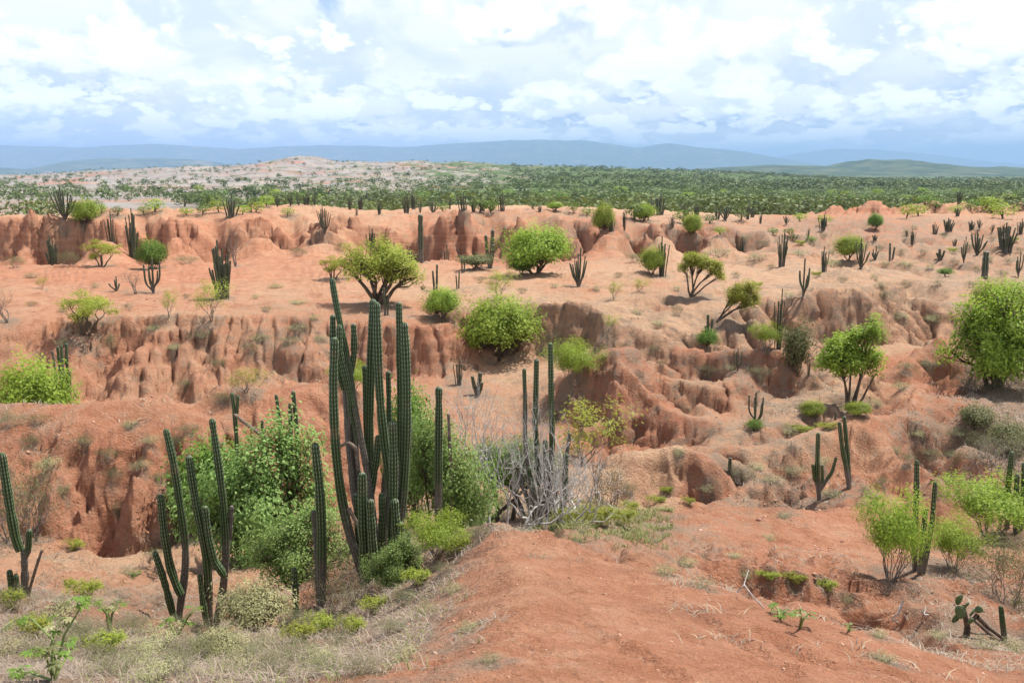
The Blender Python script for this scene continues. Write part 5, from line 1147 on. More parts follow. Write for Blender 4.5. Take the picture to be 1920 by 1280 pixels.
# ------------------------------------------------------------------ trees and bushes one can name
TG = None
for row in [
 ('broad_tree','tree',712,571,117,152,'broad bright green tree with dark forked trunks in the middle of the plateau','tree'),
 ('umbrella_tree','tree',625,523,40,64,'small umbrella shaped tree tucked left of the broad tree','tree'),
 ('dome_bush','tree',160,424,48,52,'bright green shrub perched on the left cliff edge','shrub'),
 ('umbrella_tree','tree',191,500,48,66,'small yellow green tree with a flat crown below the left cliff','tree'),
 ('dome_bush_b','tree',284,505,56,54,'small dark green round tree crown above a candelabra cactus','tree'),
 ('bare_tree','tree',441,498,64,44,'bare grey tree behind the biggest cactus clump on the plateau','tree'),
 ('feather_shrub','shrub',397,602,76,76,'thin feathery shrub on the rim before the biggest plateau cactus','shrub'),
 ('feather_shrub','shrub',317,598,52,36,'sparse wispy shrub on the rim of the left plateau','shrub'),
 ('bare_tree','shrub',254,551,46,50,'bare brownish shrub beside the knee high cactus','shrub'),
 ('bare_tree','shrub',14,604,62,70,'brownish half bare shrub at the left edge of the plateau','shrub'),
 ('feather_shrub','shrub',80,541,22,26,'tiny wispy shrub on the red flat at far left','shrub'),
 ('umbrella_tree','tree',162,628,78,102,'yellow green umbrella thorn tree on the broken rim at left','tree'),
 ('dome_bush','bush',828,597,58,72,'small leafy bush beneath two thin dark cactus columns','bush'),
 ('dome_bush','bush',1004,513,88,132,'large bright dome shaped bush in front of the far red cliff','bush'),
 ('dome_bush_b','bush',978,514,36,56,'grey green bush nestling against the front of the large dome bush','bush'),
 ('olive_bush','bush',893,502,26,76,'low yellow scrub left of the large dome bush','scrub'),
 ('dome_bush','bush',935,672,118,158,'large round green bush filling the gully in the middle','bush'),
 ('feather_bush','shrub',1076,726,86,100,'feathery green shrub on the left shoulder of the red spur','shrub'),
 ('dry_dome','shrub',1030,668,66,74,'grey bare shrub under the shaded cliff right of the round gully bush','shrub'),
 ('dome_bush','tree',1130,440,54,44,'bright green tree on the far cliff edge','tree'),
 ('dome_bush','tree',1205,416,32,42,'small green tree behind the far cliff edge','tree'),
 ('dome_bush','tree',1297,447,42,38,'green tree leaning over the right part of the far cliff','tree'),
 ('dome_bush','bush',1040,394,14,32,'tiny bright bush on the far skyline ridge','bush'),
 ('dome_bush','tree',1222,516,52,48,'small bright tree beside a dense grey cactus clump','tree'),
 ('leaning_tree','tree',1306,556,80,84,'slender forked tree with a yellow green crown on the right plateau','tree',0.0),
 ('swept_tree','tree',1372,602,74,80,'yellow green tree leaning out over the ledge with pale roots','tree',0.05),
 ('dome_bush','tree',1590,486,44,56,'bright tree next to a spreading cactus on the right plateau','tree'),
 ('dome_bush_b','shrub',1640,431,30,28,'dark green shrub on the small red knoll','shrub'),
 ('upright_tree','tree',1592,768,170,118,'upright green tree with a two tiered crown in the right hand hollow','tree'),
 ('olive_bush','bush',1492,706,104,66,'fuzzy grey green bush hanging right of the red pillar','bush'),
 ('feather_bush','shrub',1438,656,50,64,'feathery green shrub on the top of the red pillar','shrub'),
 ('low_bush','shrub',1326,652,36,42,'small green shrub on the ledge beneath three straight cactus columns','shrub'),
 ('big_tree','tree',1862,728,195,180,'big bright green tree standing in the shaded hollow at right','tree'),
 ('dome_bush','bush',1872,606,80,110,'green dome bush with cactus columns behind the big right tree','bush'),
 ('low_bush','shrub',1772,517,15,30,'small bright shrub on the right hand plateau slope','shrub'),
 ('feather_shrub','shrub',1150,560,34,36,'wispy shrub on the bare plateau right of the vase shaped cactus','shrub'),
 ('feather_shrub','shrub',1197,546,24,42,'low sparse shrub on the bare plateau before the small bright tree','shrub'),
 ('feather_shrub','shrub',932,560,54,68,'sparse brown feathery shrub above the round gully bush','shrub'),
 ('dome_bush','bush',56,752,172,165,'rounded green bush behind the red crest at the left edge','bush',0.0,30.5),
 ('feather_shrub','shrub',462,735,48,92,'sparse yellowish shrub on the eroded slope behind the red crest','shrub'),
 ('dome_bush','shrub',1522,782,32,48,'low bright green shrub on the channel bank left of the upright tree','shrub'),
 ('dome_bush','shrub',1608,779,26,50,'low green shrub right of the upright tree','shrub'),
 ('low_bush','shrub',1414,806,22,36,'small green shrub at the foot of the U shaped cactus','shrub'),
 ('feather_bush','shrub',1672,1088,178,140,'feathery bright green bush around a three column cactus','bush'),
 ('feather_bush','shrub',1788,1068,104,118,'lower feathery green bush right of the three column cactus','bush'),
 ('feather_bush','shrub',1858,1010,120,190,'loose leafy green shrub below the dark columns at right','bush'),
 ('brush','shrub',1885,1130,150,170,'tangled twiggy grey shrub with few leaves at the right edge','shrub'),
 ('sprawl_bush','bush',492,1050,275,300,'sprawling fresh green bush with light leaves left of the tallest cactus clump','bush'),
 ('green_bush','bush',400,1000,180,160,'finer leaved green bush behind the two long leaning cactus columns','bush'),
 ('sprawl_bush','bush',560,1090,150,200,'shaded green bush under the slender dark cactus','bush'),
 ('sprawl_bush','bush',836,990,250,210,'fresh green bush right of the tallest cactus clump','bush',2.6,14.2),
 ('shade_tree','bush',962,975,165,180,'dark small leaved bush with crooked trunks before the slender cactus clump','bush'),
 ('green_bush','bush',775,990,280,110,'bright leafy bush just behind the tallest cactus clump','bush'),
 ('brush','shrub',690,1120,170,130,'dark leafless tangle among the feet of the tallest cactus clump','shrub',0.5,12.7),
 ('brush','shrub',610,1130,120,120,'dark brush shading the foot of the slender two column cactus','shrub',1.5,12.5),
 ('feather_bush','bush',820,1045,85,130,'low green bush at the end of the near ridge','bush'),
 ('sprawl_bush','bush',742,1100,100,120,'low weedy bush at the foot of the tallest cactus clump','bush'),
 ('straw_bush','shrub',478,1182,105,150,'pale straw coloured shrub right of the leaning cacti','shrub'),
 ('straw_bush','shrub',410,1235,60,110,'pale yellow herb clump at the front of the dry grass','shrub'),
 ('dry_dome','shrub',42,1010,175,165,'dark grey tangle of dry brush against the left red hill','shrub'),
 ('dry_dome','shrub',650,1140,80,150,'dark dry brush under the tallest cactus clump','shrub'),
 ('dry_dome','shrub',1140,952,112,95,'dark bare shrub left of the pale mound','shrub'),
 ('bare_tree','shrub',1118,935,120,60,'thin dead stems beside the dark bare shrub','shrub'),
 ('dry_dome','shrub',1395,905,40,80,'dark grey shrub at the lower end of the ridge slope','shrub'),
 ('dry_dome','shrub',1872,865,70,150,'grey brush on the right ridge slope','shrub'),
 ('olive_bush','shrub',1830,810,50,70,'greenish low shrub on the right ridge slope','shrub'),
 ('olive_bush','shrub',1890,850,66,80,'olive shrub in the dry tangle at the right edge','shrub'),
 ('dry_dome','shrub',1850,735,44,190,'dark brush in the shade beneath the big right tree','shrub'),
 ('dead_shrub','shrub',950,940,335,290,'bleached bare branches fanning out over the central hollow','shrub',0.3,15.6),
 ('dead_shrub','shrub',1005,890,230,220,'grey dead branches around the slender cactus clump','shrub',1.3,17.6),
 ('dead_shrub','shrub',1065,950,160,230,'white dead branches reaching right from the dark small leaved bush','shrub',2.2,15.8),
 ('feather_shrub','shrub',1090,870,130,170,'half leafless greenish shrub on the foot of the red spur','shrub'),
 ('feather_bush','shrub',660,740,60,80,'small green shrub behind the tallest cactus clump','shrub'),
 ('feather_shrub','shrub',1140,620,30,40,'tiny green shrub under the lip of the shaded cliff','shrub'),
]:
    key, nm, u, v, hp, wp, lab, cat = row[:8]
    put(key, nm if nm != 'tree' else ('bush' if cat in ('bush', 'shrub') else 'tree'), u, v, hp, wp, lab, cat, rz=row[8] if len(row) > 8 else None, Y=row[9] if len(row) > 9 else None)

# ------------------------------------------------------------------ low dry shrubs and tufts on the slopes (alike, too many to tell apart)
G1 = 'low dry shrubs on the eroded slopes'
for (u, v, hp, wp, key) in [(20,800,26,70,'brush'),(70,795,18,50,'brush'),(90,880,22,60,'tuft'),(160,845,30,46,'brush'),(205,865,24,50,'brush'),(215,905,26,44,'brush'),(60,840,22,40,'brush'),(285,830,14,50,'tuft'),(355,815,20,60,'brush'),(330,840,20,50,'brush'),(245,800,12,40,'tuft'),(225,965,24,40,'brush'),(265,880,18,50,'tuft'),(120,930,16,40,'tuft'),(300,905,20,40,'brush'),
  (410,690,16,40,'brush'),(470,660,16,40,'brush'),(490,640,14,50,'tuft'),(545,645,12,60,'brush'),(380,640,14,44,'tuft'),(330,660,10,40,'tuft'),(210,665,36,34,'brush'),(560,620,12,50,'tuft'),(600,640,10,40,'tuft'),(120,650,12,40,'tuft'),(420,755,18,50,'brush'),(350,730,18,40,'brush'),(290,620,10,40,'tuft'),
  (1270,592,18,30,'brush'),(1195,590,10,30,'tuft'),(1235,610,10,30,'tuft'),(1330,705,16,60,'brush'),(1425,710,20,60,'brush'),(1370,695,12,40,'tuft'),(1240,690,14,24,'brush'),(1225,665,12,22,'brush'),(1660,565,16,36,'brush'),(1650,545,14,30,'brush'),(1690,600,14,40,'tuft'),(1750,610,14,50,'tuft'),
  (1480,815,14,50,'tuft'),(1500,810,12,60,'herb'),(1550,805,12,50,'herb'),(1450,905,16,60,'tuft'),(1490,890,14,60,'tuft'),(1540,870,14,60,'tuft'),(1420,880,12,50,'tuft'),(1700,700,20,50,'brush'),(1740,700,18,60,'brush'),(1690,730,14,40,'tuft'),(1640,760,14,40,'tuft'),(1680,850,14,30,'tuft'),(1700,870,20,40,'brush'),(1745,860,18,50,'brush'),(1790,870,20,50,'brush'),(1720,820,12,40,'tuft'),(1800,830,22,60,'brush'),(1780,905,16,40,'tuft'),
  (1640,935,16,40,'tuft'),(1620,930,18,30,'brush'),(1655,915,20,40,'brush'),(1560,930,12,60,'tuft'),(1470,970,10,40,'tuft'),(1380,1045,8,40,'tuft'),(1440,1010,8,50,'tuft'),(1272,856,14,30,'tuft'),(1325,925,14,40,'tuft'),(1180,930,26,40,'brush'),(1100,640,10,20,'tuft'),(1440,1085,14,50,'herb'),(1490,1095,18,50,'herb'),(1400,1085,14,40,'tuft'),(1550,1110,20,40,'herb'),(1590,1130,14,30,'tuft'),(1650,1195,16,40,'tuft'),(1660,1240,18,60,'tuft'),(1850,1215,20,80,'tuft'),(1760,1195,12,50,'tuft'),(1900,1220,20,60,'tuft'),
  (700,470,10,30,'tuft'),(960,520,10,40,'tuft'),(1350,480,14,60,'tuft'),(1420,488,12,50,'tuft'),(1560,500,14,40,'tuft'),(1500,480,10,40,'tuft'),(1700,500,10,40,'tuft'),(1230,490,16,50,'brush'),(1190,492,16,40,'brush'),(130,500,26,50,'brush'),(560,480,14,40,'brush'),(30,500,18,40,'brush'),(350,495,14,60,'brush'),(640,470,14,30,'brush'),(1480,560,10,30,'tuft'),(60,520,8,40,'tuft'),(520,540,8,40,'tuft'),(560,570,8,50,'tuft'),
  (900,1010,26,50,'brush'),(860,1035,24,50,'herb'),(780,1095,26,60,'herb'),(700,1150,30,60,'herb'),(1060,985,30,60,'herb'),(1120,985,34,70,'herb'),(1165,985,30,60,'herb'),(1090,1000,20,60,'tuft'),(1180,960,20,40,'herb'),(1230,945,14,40,'herb'),(950,968,40,50,'brush'),(1000,985,28,60,'tuft'),(1290,945,12,30,'herb'),(1250,925,12,30,'herb'),(130,1100,14,40,'herb'),(240,1080,16,40,'tuft'),(140,1030,18,50,'herb'),(350,1010,24,60,'brush'),(290,1045,16,40,'brush'),
  *[(int(u_), int(v_), int(h_), int(h_ * 2.2), k_) for u_, v_, h_, k_ in ((1395,455,9,'tuft'),(1430,462,10,'brush'),(1500,462,9,'herb'),(1545,447,8,'brush'),(1580,478,9,'brush'),(1608,462,9,'tuft'),(1650,470,9,'brush'),(1660,500,10,'tuft'),(1690,478,9,'brush'),(1700,440,8,'brush'),(1715,430,8,'tuft'),(1730,480,10,'brush'),(1745,505,10,'tuft'),(1770,446,8,'brush'),(1785,475,9,'herb'),(1790,498,10,'brush'),(1815,470,9,'brush'),(1830,510,11,'brush'),(1855,490,10,'tuft'),(1860,452,8,'brush'),(1890,495,10,'brush'),(1900,455,9,'herb'),(1910,475,10,'brush'),(1880,520,12,'brush'),(1820,540,12,'brush'),(1760,535,11,'tuft'),(1700,540,11,'brush'),(1640,525,10,'tuft'),(1580,530,10,'brush'),(1560,475,8,'tuft'),(1445,505,9,'brush'),(1380,520,10,'brush'),(1340,500,9,'tuft'),(1290,525,9,'brush'),(1270,545,10,'tuft'),(1160,520,9,'brush'),(1120,545,10,'tuft'),(1040,540,9,'tuft'),(980,550,10,'brush'),(900,530,9,'brush'),(760,540,9,'tuft'),(740,520,8,'brush'),(480,560,9,'tuft'),(350,560,9,'brush'),(180,540,9,'tuft'),(60,575,10,'brush'),(120,585,10,'tuft'),(240,580,10,'brush'),(500,585,11,'brush'),(590,600,11,'tuft'),(1530,520,10,'herb'),(1420,540,10,'herb'))],(160,1125,36,70,'herb'),(60,1195,40,80,'herb'),(200,1225,40,80,'herb'),(20,1140,34,60,'herb'),(560,1205,36,70,'herb'),(660,1190,34,60,'herb'),(30,1150,46,100,'brush'),(110,1165,40,100,'tuft'),(170,1210,46,120,'brush'),(240,1200,40,110,'brush'),(300,1215,40,110,'tuft'),(360,1240,50,120,'brush'),(90,1240,50,120,'brush'),(220,1265,46,120,'brush'),(290,1275,40,110,'tuft'),(560,1240,40,110,'brush'),(480,1250,44,110,'brush'),(610,1262,36,100,'brush'),(420,1215,44,100,'brush'),(60,1180,30,70,'brush'),(150,1190,26,70,'brush'),(20,1225,34,80,'tuft'),(180,1240,34,90,'brush'),(270,1235,30,90,'tuft'),(330,1262,40,100,'brush'),(440,1262,36,100,'tuft'),(520,1262,34,90,'brush'),(600,1245,30,90,'tuft'),(680,1262,36,100,'brush'),(760,1235,26,80,'tuft'),(640,1215,26,70,'brush'),(740,1185,24,70,'brush'),(800,1150,22,60,'tuft'),(760,1130,26,60,'brush'),(850,1110,18,50,'tuft'),(830,1075,20,50,'brush'),(880,1180,14,60,'tuft'),(920,1240,16,60,'tuft'),(1250,1075,16,60,'tuft'),(1320,1100,16,60,'tuft'),(1290,1060,14,50,'tuft'),(260,1175,22,60,'brush'),(380,1195,34,70,'brush'),(330,1185,30,60,'brush'),(560,1180,40,80,'brush'),(600,1190,40,70,'herb'),(640,1185,36,70,'brush'),(500,1215,30,70,'tuft')]:
    put(key, 'dry_shrub', u, v, hp * 1.15, wp, near_label({'brush': 'grey dry brush', 'tuft': 'low straw tuft', 'herb': 'low green herb'}[key], u, v - hp / 2), 'shrub', G1)

# ------------------------------------------------------------------ big lobed leaves: young plants at the lower left and right
def lobed_leaf():
    k = 7; V = [(0, 0, 0)]; F = []
    for i in range(k):
        a = (i / (k - 1) - 0.5) * 4.3; L = 1.0 - 0.30 * abs(i - 3) / 3
        d_ = Vector((math.sin(a), math.cos(a), 0)); n_ = Vector((d_.y, -d_.x, 0)); b0 = len(V)
        V += [tuple(d_ * 0.30 * L - n_ * 0.12 + Vector((0, 0, 0.02))), tuple(d_ * 0.62 * L - n_ * 0.13 + Vector((0, 0, -0.04))), tuple(d_ * L + Vector((0, 0, -0.22))), tuple(d_ * 0.62 * L + n_ * 0.13 + Vector((0, 0, -0.04))), tuple(d_ * 0.30 * L + n_ * 0.12 + Vector((0, 0, 0.02))), tuple(d_ * 0.60 * L + Vector((0, 0, 0.03)))]
        F += [(0, b0 + 4, b0 + 5, b0), (b0, b0 + 5, b0 + 1), (b0 + 1, b0 + 5, b0 + 2), (b0 + 2, b0 + 5, b0 + 3), (b0 + 3, b0 + 5, b0 + 4)]
    out = []
    for mn, mm in (('mid', M['mid']), ('olive', M['olive']), ('straw', M['straw'])):
        me_ = bpy.data.meshes.new('leaf'); me_.from_pydata(V, [], F); fattr(me_, 'tint', np.array([0.25 + 0.6 * (abs(v_[0]) + abs(v_[1]) > .5) for v_ in V])); me_.materials.append(mm); out.append(me_)
    return out
LEAF = lobed_leaf()
def lobed_plant(foot, shoots, leafpx, label, n=6, yel=0.3):
    """shoots: pixel lines from the foot to each rosette"""
    p = hit(*foot); k = PXM(p.y); root = bpy.data.objects.new('broadleaf_plant', None); COL.objects.link(root); root.location = p; root.empty_display_size = 0.2
    polys = []
    for sh in shoots:
        dy = rnd.uniform(-.25, .25)
        l = [Vector(P(u, v, p.y + dy * i / max(1, len(sh) - 1))) - p for i, (u, v) in enumerate(sh)]
        if len(l) == 2: l.insert(1, l[0].lerp(l[1], 0.5) + Vector((0.02, 0.02, 0.03)))
        polys.append((l, np.linspace(3.0 * k, 1.4 * k, len(l))))
        tip = l[-1]
        for i in range(n):
            a = i * 2.4 + rnd.random(); el_ = rnd.uniform(-0.6, 0.35); L = leafpx * k * rnd.uniform(0.7, 1.15)
            d_ = Vector((math.cos(a) * math.cos(el_), math.sin(a) * math.cos(el_), math.sin(el_))); st_ = tip - Vector((0, 0, 0.02 * i * leafpx * k)); e_ = st_ + d_ * L * 0.8
            polys.append(([st_, st_.lerp(e_, 0.5) + Vector((0, 0, 0.08 * L)), e_], [0.7 * k, 0.6 * k, 0.5 * k]))
            o = link('leaf', rnd.choices(LEAF, (0.6, 0.35 + yel, yel * 0.5))[0], root); o.location = e_; o.scale = (L * 0.85,) * 3
            o.rotation_euler = (rnd.uniform(-.5, .2) , rnd.uniform(-.4, .4), a - math.pi / 2)
    c_, f_ = tubes_np(polys, 5); link('stalk', mk('stalk', c_, f_, M['green_stem'], smooth_=True), root)
    named(root, label, 'plant'); return root
lobed_plant((100,1275), [[(100,1275),(100,1200),(60,1160),(35,1160)],[(100,1275),(95,1210),(110,1165)],[(100,1275),(120,1190),(150,1140),(140,1120)],[(100,1275),(130,1220),(125,1205)],[(100,1275),(85,1225),(70,1215)],[(100,1275),(105,1240),(100,1225)],[(100,1275),(60,1262),(40,1258)]], 24, 'broad leaved plant with lobed green leaves at the lower left corner', 7)
lobed_plant((205,1190), [[(205,1190),(200,1150),(180,1125)],[(205,1190),(210,1150),(222,1128)],[(205,1190),(205,1160),(200,1140)]], 15, 'loose broad leaved plant with small yellowing leaves behind the lower left one', 6, 0.6)
lobed_plant((330,1195), [[(330,1195),(322,1175),(312,1160)],[(330,1195),(350,1160),(365,1140)],[(330,1195),(345,1170),(350,1165)]], 15, 'small broad leaved plant with bright leaves at the foot of the curved cactus', 5)
lobed_plant((1462,1160), [[(1462,1160),(1461,1148),(1458,1140)],[(1462,1160),(1470,1150),(1472,1146)]], 17, 'little dark broad leaved seedling on the slope right of the path', 6, 0.1)
lobed_plant((1500,1178), [[(1500,1178),(1503,1158),(1500,1142)],[(1500,1178),(1506,1160),(1516,1150)]], 13, 'yellowing broad leaved seedling on a thick stalk right of the path', 5, 0.9)
lobed_plant((1592,1182), [[(1592,1182),(1592,1172)]], 9, 'tiny yellow seedling near the end of the gully', 5, 0.9)
lobed_plant((250,1085), [[(250,1085),(245,1075)],[(250,1085),(256,1072)]], 9, 'tiny green seedling on the red floor left of the cacti', 5, 0.3)
for foot, line, lab in (((1425,1140), [(1382,1110),(1395,1095),(1412,1118),(1432,1142)], 'bleached crooked dead branch on the slope right of the path'), ((1735,1160), [(1728,1145),(1733,1152),(1740,1162)], 'short bleached stick lying on the red earth'), ((1684,1170), [(1694,1125),(1684,1150),(1672,1160),(1684,1176)], 'pale dead root sticking out of the gully edge')):
    p = hit(*foot); k = PXM(p.y); pts_ = []
    for u, v in line: q_ = Vector(P(u, v, p.y)); q_.z = max(q_.z, zat(q_.x, q_.y) + 0.01); pts_.append(q_ - p)
    c_, f_ = tubes_np([(pts_, np.linspace(1.6, 1.0, len(pts_)) * k * 1.3)] + [([pts_[1], pts_[1] + Vector((0.06, 0.1, 0.08))], [1.0 * k, 0.6 * k])], 6)
    o = link('dead_branch', mk('dead_branch', c_, f_, M['grey'], smooth_=True)); o.location = p; named(o, lab, 'branch')

# ------------------------------------------------------------------ dry grass and litter of the near ground
def grass_patch(name, seed, n, region, hmin, hmax, mat, lean=0.9, wid=0.010, dens=None):
    rs = np.random.RandomState(seed)
    u0, u1, v0, v1 = region; P_ = []
    xs, ys = [], []
    # spread evenly over the ground, in place of over the picture
    a0, _ = ray(u0, v1); a1, _ = ray(u1, v1)
    y0 = hit((u0 + u1) / 2, v1).y; y1 = hit((u0 + u1) / 2, v0).y
    y = np.sqrt(y0 ** 2 + rs.rand(n * 3) * (y1 ** 2 - y0 ** 2)); x = (a0 + (a1 - a0) * rs.rand(n * 3)) * y
    cover = samp2(x, y) + 0.9 * fbm(x / 0.9, y / 0.9, 3) + 0.5 * fbm(x / 0.22, y / 0.22, 2)
    ok = cover > (0.42 if dens is None else dens); x, y = x[ok][:n], y[ok][:n]; m = len(x)
    z = samp(Z, x, y); h_ = rs.uniform(hmin, hmax, m); an = rs.rand(m) * 6.283; ln_ = lean * (0.4 + 0.9 * rs.rand(m))
    d_ = np.stack([np.cos(an), np.sin(an)], 1); sd_ = np.stack([-d_[:, 1], d_[:, 0]], 1) * (wid * (0.6 + 0.8 * rs.rand(m)))[:, None]
    base = np.stack([x, y, z - 0.01], 1)
    mid = base + np.concatenate([d_ * (h_ * ln_ * 0.4)[:, None], (h_ * 0.65)[:, None]], 1)
    tip = base + np.concatenate([d_ * (h_ * ln_ * 1.1)[:, None], (h_ * (1 - 0.45 * np.minimum(ln_, 1.6) / 1.6))[:, None]], 1)
    s3 = np.concatenate([sd_, np.zeros((m, 1))], 1)
    co = np.stack([base - s3, base + s3, mid + s3 * 0.8, mid - s3 * 0.8, tip + s3 * 0.15, tip - s3 * 0.15], 1).reshape(-1, 3)
    b = np.arange(m)[:, None] * 6
    f = np.concatenate([b + np.array([[0, 1, 2, 3]]), b + np.array([[3, 2, 4, 5]])])
    me_ = mk(name, co, f, mat, np.repeat(rs.rand(m), 6)); o = link(name, me_); o['kind'] = 'stuff'
    o['label'] = 'dry grey grass and litter on the near slope' if 'dry' in name else 'thin green grass growing among dry litter'
    return o
_gl = gray.astype(np.float32)
_gy = ML[:, NA // 2]
def samp2(x, y):
    """dry cover at a place, read back from the ground mesh"""
    a = x / y; fi = np.clip(np.interp(a, ca, np.arange(NA)).astype(int), 0, NA - 1); out = np.zeros(len(x))
    l = np.log(y)
    for c in np.unique(fi):
        m_ = fi == c; out[m_] = np.interp(l[m_], ML[:, c], _gl[:, c])
    return out
grass_patch('dry_grass', 51, 30000, (-120, 1150, 1120, 1290), 0.02, 0.085, M['grass'], 2.2, 0.0026, 0.62)
grass_patch('dry_grass', 52, 14000, (-60, 960, 1010, 1180), 0.03, 0.11, M['grass'], 2.0, 0.0035, 0.6)
grass_patch('green_grass', 53, 5000, (150, 1060, 1080, 1285), 0.03, 0.08, M['ggrass'], 1.2, 0.0035, 0.72)
grass_patch('green_grass', 54, 7000, (990, 1260, 935, 1020), 0.05, 0.16, M['ggrass'], 1.0, 0.006, 0.62)
grass_patch('dry_grass', 55, 5000, (1240, 1920, 1040, 1285), 0.03, 0.09, M['grass'], 1.8, 0.0035, 0.48)
grass_patch('dry_grass', 56, 7000, (1380, 1960, 700, 960), 0.05, 0.16, M['grass'], 1.4, 0.010, 0.6)
grass_patch('dry_grass', 57, 7000, (-40, 620, 600, 950), 0.05, 0.15, M['grass'], 1.4, 0.011, 0.6)
# crumbs of earth and small stones lying on the paths
def crumbs(name, seed, n, region, smin, smax):
    r_ = np.random.RandomState(seed); u0, u1, v0, v1 = region; a0, _ = ray(u0, v1); a1, _ = ray(u1, v1)
    y0 = hit((u0 + u1) / 2, v1).y; y1 = hit((u0 + u1) / 2, v0).y
    y = np.sqrt(y0 ** 2 + r_.rand(n) * (y1 ** 2 - y0 ** 2)); x = (a0 + (a1 - a0) * r_.rand(n)) * y
    ok = fbm(x / 0.8, y / 0.8, 3) + 0.5 * r_.rand(n) > 0.15; x, y = x[ok], y[ok]; m = len(x); z = samp(Z, x, y)
    o6 = np.array([(1, 0, 0), (0, 1, 0), (-1, 0, 0), (0, -1, 0), (0, 0, .7), (0, 0, -.5)]); s = (smin + (smax - smin) * r_.rand(m) ** 4)[:, None, None]
    co = np.stack([x, y, z], 1)[:, None] + o6[None] * s * (0.6 + 0.8 * r_.rand(m, 6, 3)); b = np.arange(m)[:, None, None] * 6
    f = (b + np.array([[0, 1, 4], [1, 2, 4], [2, 3, 4], [3, 0, 4], [1, 0, 5], [2, 1, 5], [3, 2, 5], [0, 3, 5]])[None]).reshape(-1, 3)
    me_ = mesh_np(name, co.reshape(-1, 3), f, False); me_.materials.append(CRUMB); o = link(name, me_); o['kind'] = 'stuff'; o['label'] = 'crumbs of red earth and small stones on the bare ground'
CRUMB, _qc = new_mat('earth_crumbs'); _oc = _qc.noise(_qc.node('ShaderNodeNewGeometry').outputs['Position'], 9.0, 2)
_qc.node('ShaderNodeOutputMaterial', {'Surface': _qc.node('ShaderNodeBsdfPrincipled', {'Base Color': _qc.mix(_qc.mapr(_oc, 0.35, 0.65), (0.24, 0.10, 0.06), (0.48, 0.29, 0.2)), 'Roughness': 0.95}).outputs[0]})
crumbs('earth_crumbs', 71, 5000, (760, 1960, 1000, 1290), 0.004, 0.022)
crumbs('earth_crumbs', 72, 3000, (1150, 1960, 900, 1090), 0.008, 0.04)
crumbs('earth_crumbs', 73, 4000, (-40, 1960, 560, 1000), 0.015, 0.08)

# ------------------------------------------------------------------ trees of the valley beyond
def small_tree(key, seed, n, leaf, flat=0.75):
    rs = np.random.RandomState(seed); d = rs.randn(n, 3); d /= np.linalg.norm(d, axis=1)[:, None]
    lump = 1 + 0.35 * np.sin(d[:, 0] * 4 + seed) * np.cos(d[:, 1] * 3.3)
    c = d * (0.35 + 0.65 * rs.rand(n, 1) ** 0.4) * lump[:, None] * np.array([0.55, 0.55, 0.42]) + np.array([0, 0, 0.58]); c[:, 2] = np.maximum(c[:, 2], 0.12)
    co, f, t = leaves_np(rs, c, d, 0.24 if n < 40 else (0.135 if n < 100 else 0.085), 0.75, 0.6, 0.6)
    return mk(key, co, f, M[leaf], t)
_c, _f = tubes_np([([(0, 0, -.1), (.02, 0, .2), (.04, .02, .5)], [0.05, .04, .02]), ([(0, 0, 0), (.12, .05, .3), (.2, .1, .55)], [0.03, .025, .01])], 4)
SMALLTRUNK = mk('valley_trunk', _c, _f, M['bark'], smooth_=True)
SMALL = [small_tree('valley_tree', s_, 420, l_) for s_, l_ in ((1, 'far'), (2, 'far'), (3, 'mid'), (4, 'far'), (5, 'bright'))]
rs = np.random.RandomState(99)
GT = 'trees of the green valley'
def density(u, v):
    """how wooded the far country is, by picture region"""
    if v < 398 and u > 700: return 1.0 if v > 345 else 0.6
    if v > 362 and u > 340: return 0.8
    return 0.12
cnt = 0; done = []
tries = 0
while cnt < 210 and tries < 3000:
    tries += 1
    u, v = rs.uniform(-20, 1940), rs.uniform(363, 404)
    if rs.rand() > density(u, v): continue
    a, s_ = ray(u, v); p = hit(u, v, 175, 1500)
    if p.y < 190 or abs(s_ * p.y - p.z) > 1.5: continue
    hpx_ = rs.uniform(3.5, 7.0) * FPX / p.y
    if hpx_ < 9: continue
    o = bpy.data.objects.new('valley_tree', None); COL.objects.link(o); link('trunk', SMALLTRUNK, o); link('crown', SMALL[rs.randint(5) if u > 600 or rs.rand() < .5 else rs.randint(4)], o); o.location = p; H = hpx_ * p.y / FPX; o.scale = (H * rs.uniform(1.1, 1.7),) * 2 + (H,); o.rotation_euler.z = rs.rand() * 6.28
    named(o, 'green tree out in the wooded valley beyond the red cliffs', 'tree', GT); cnt += 1
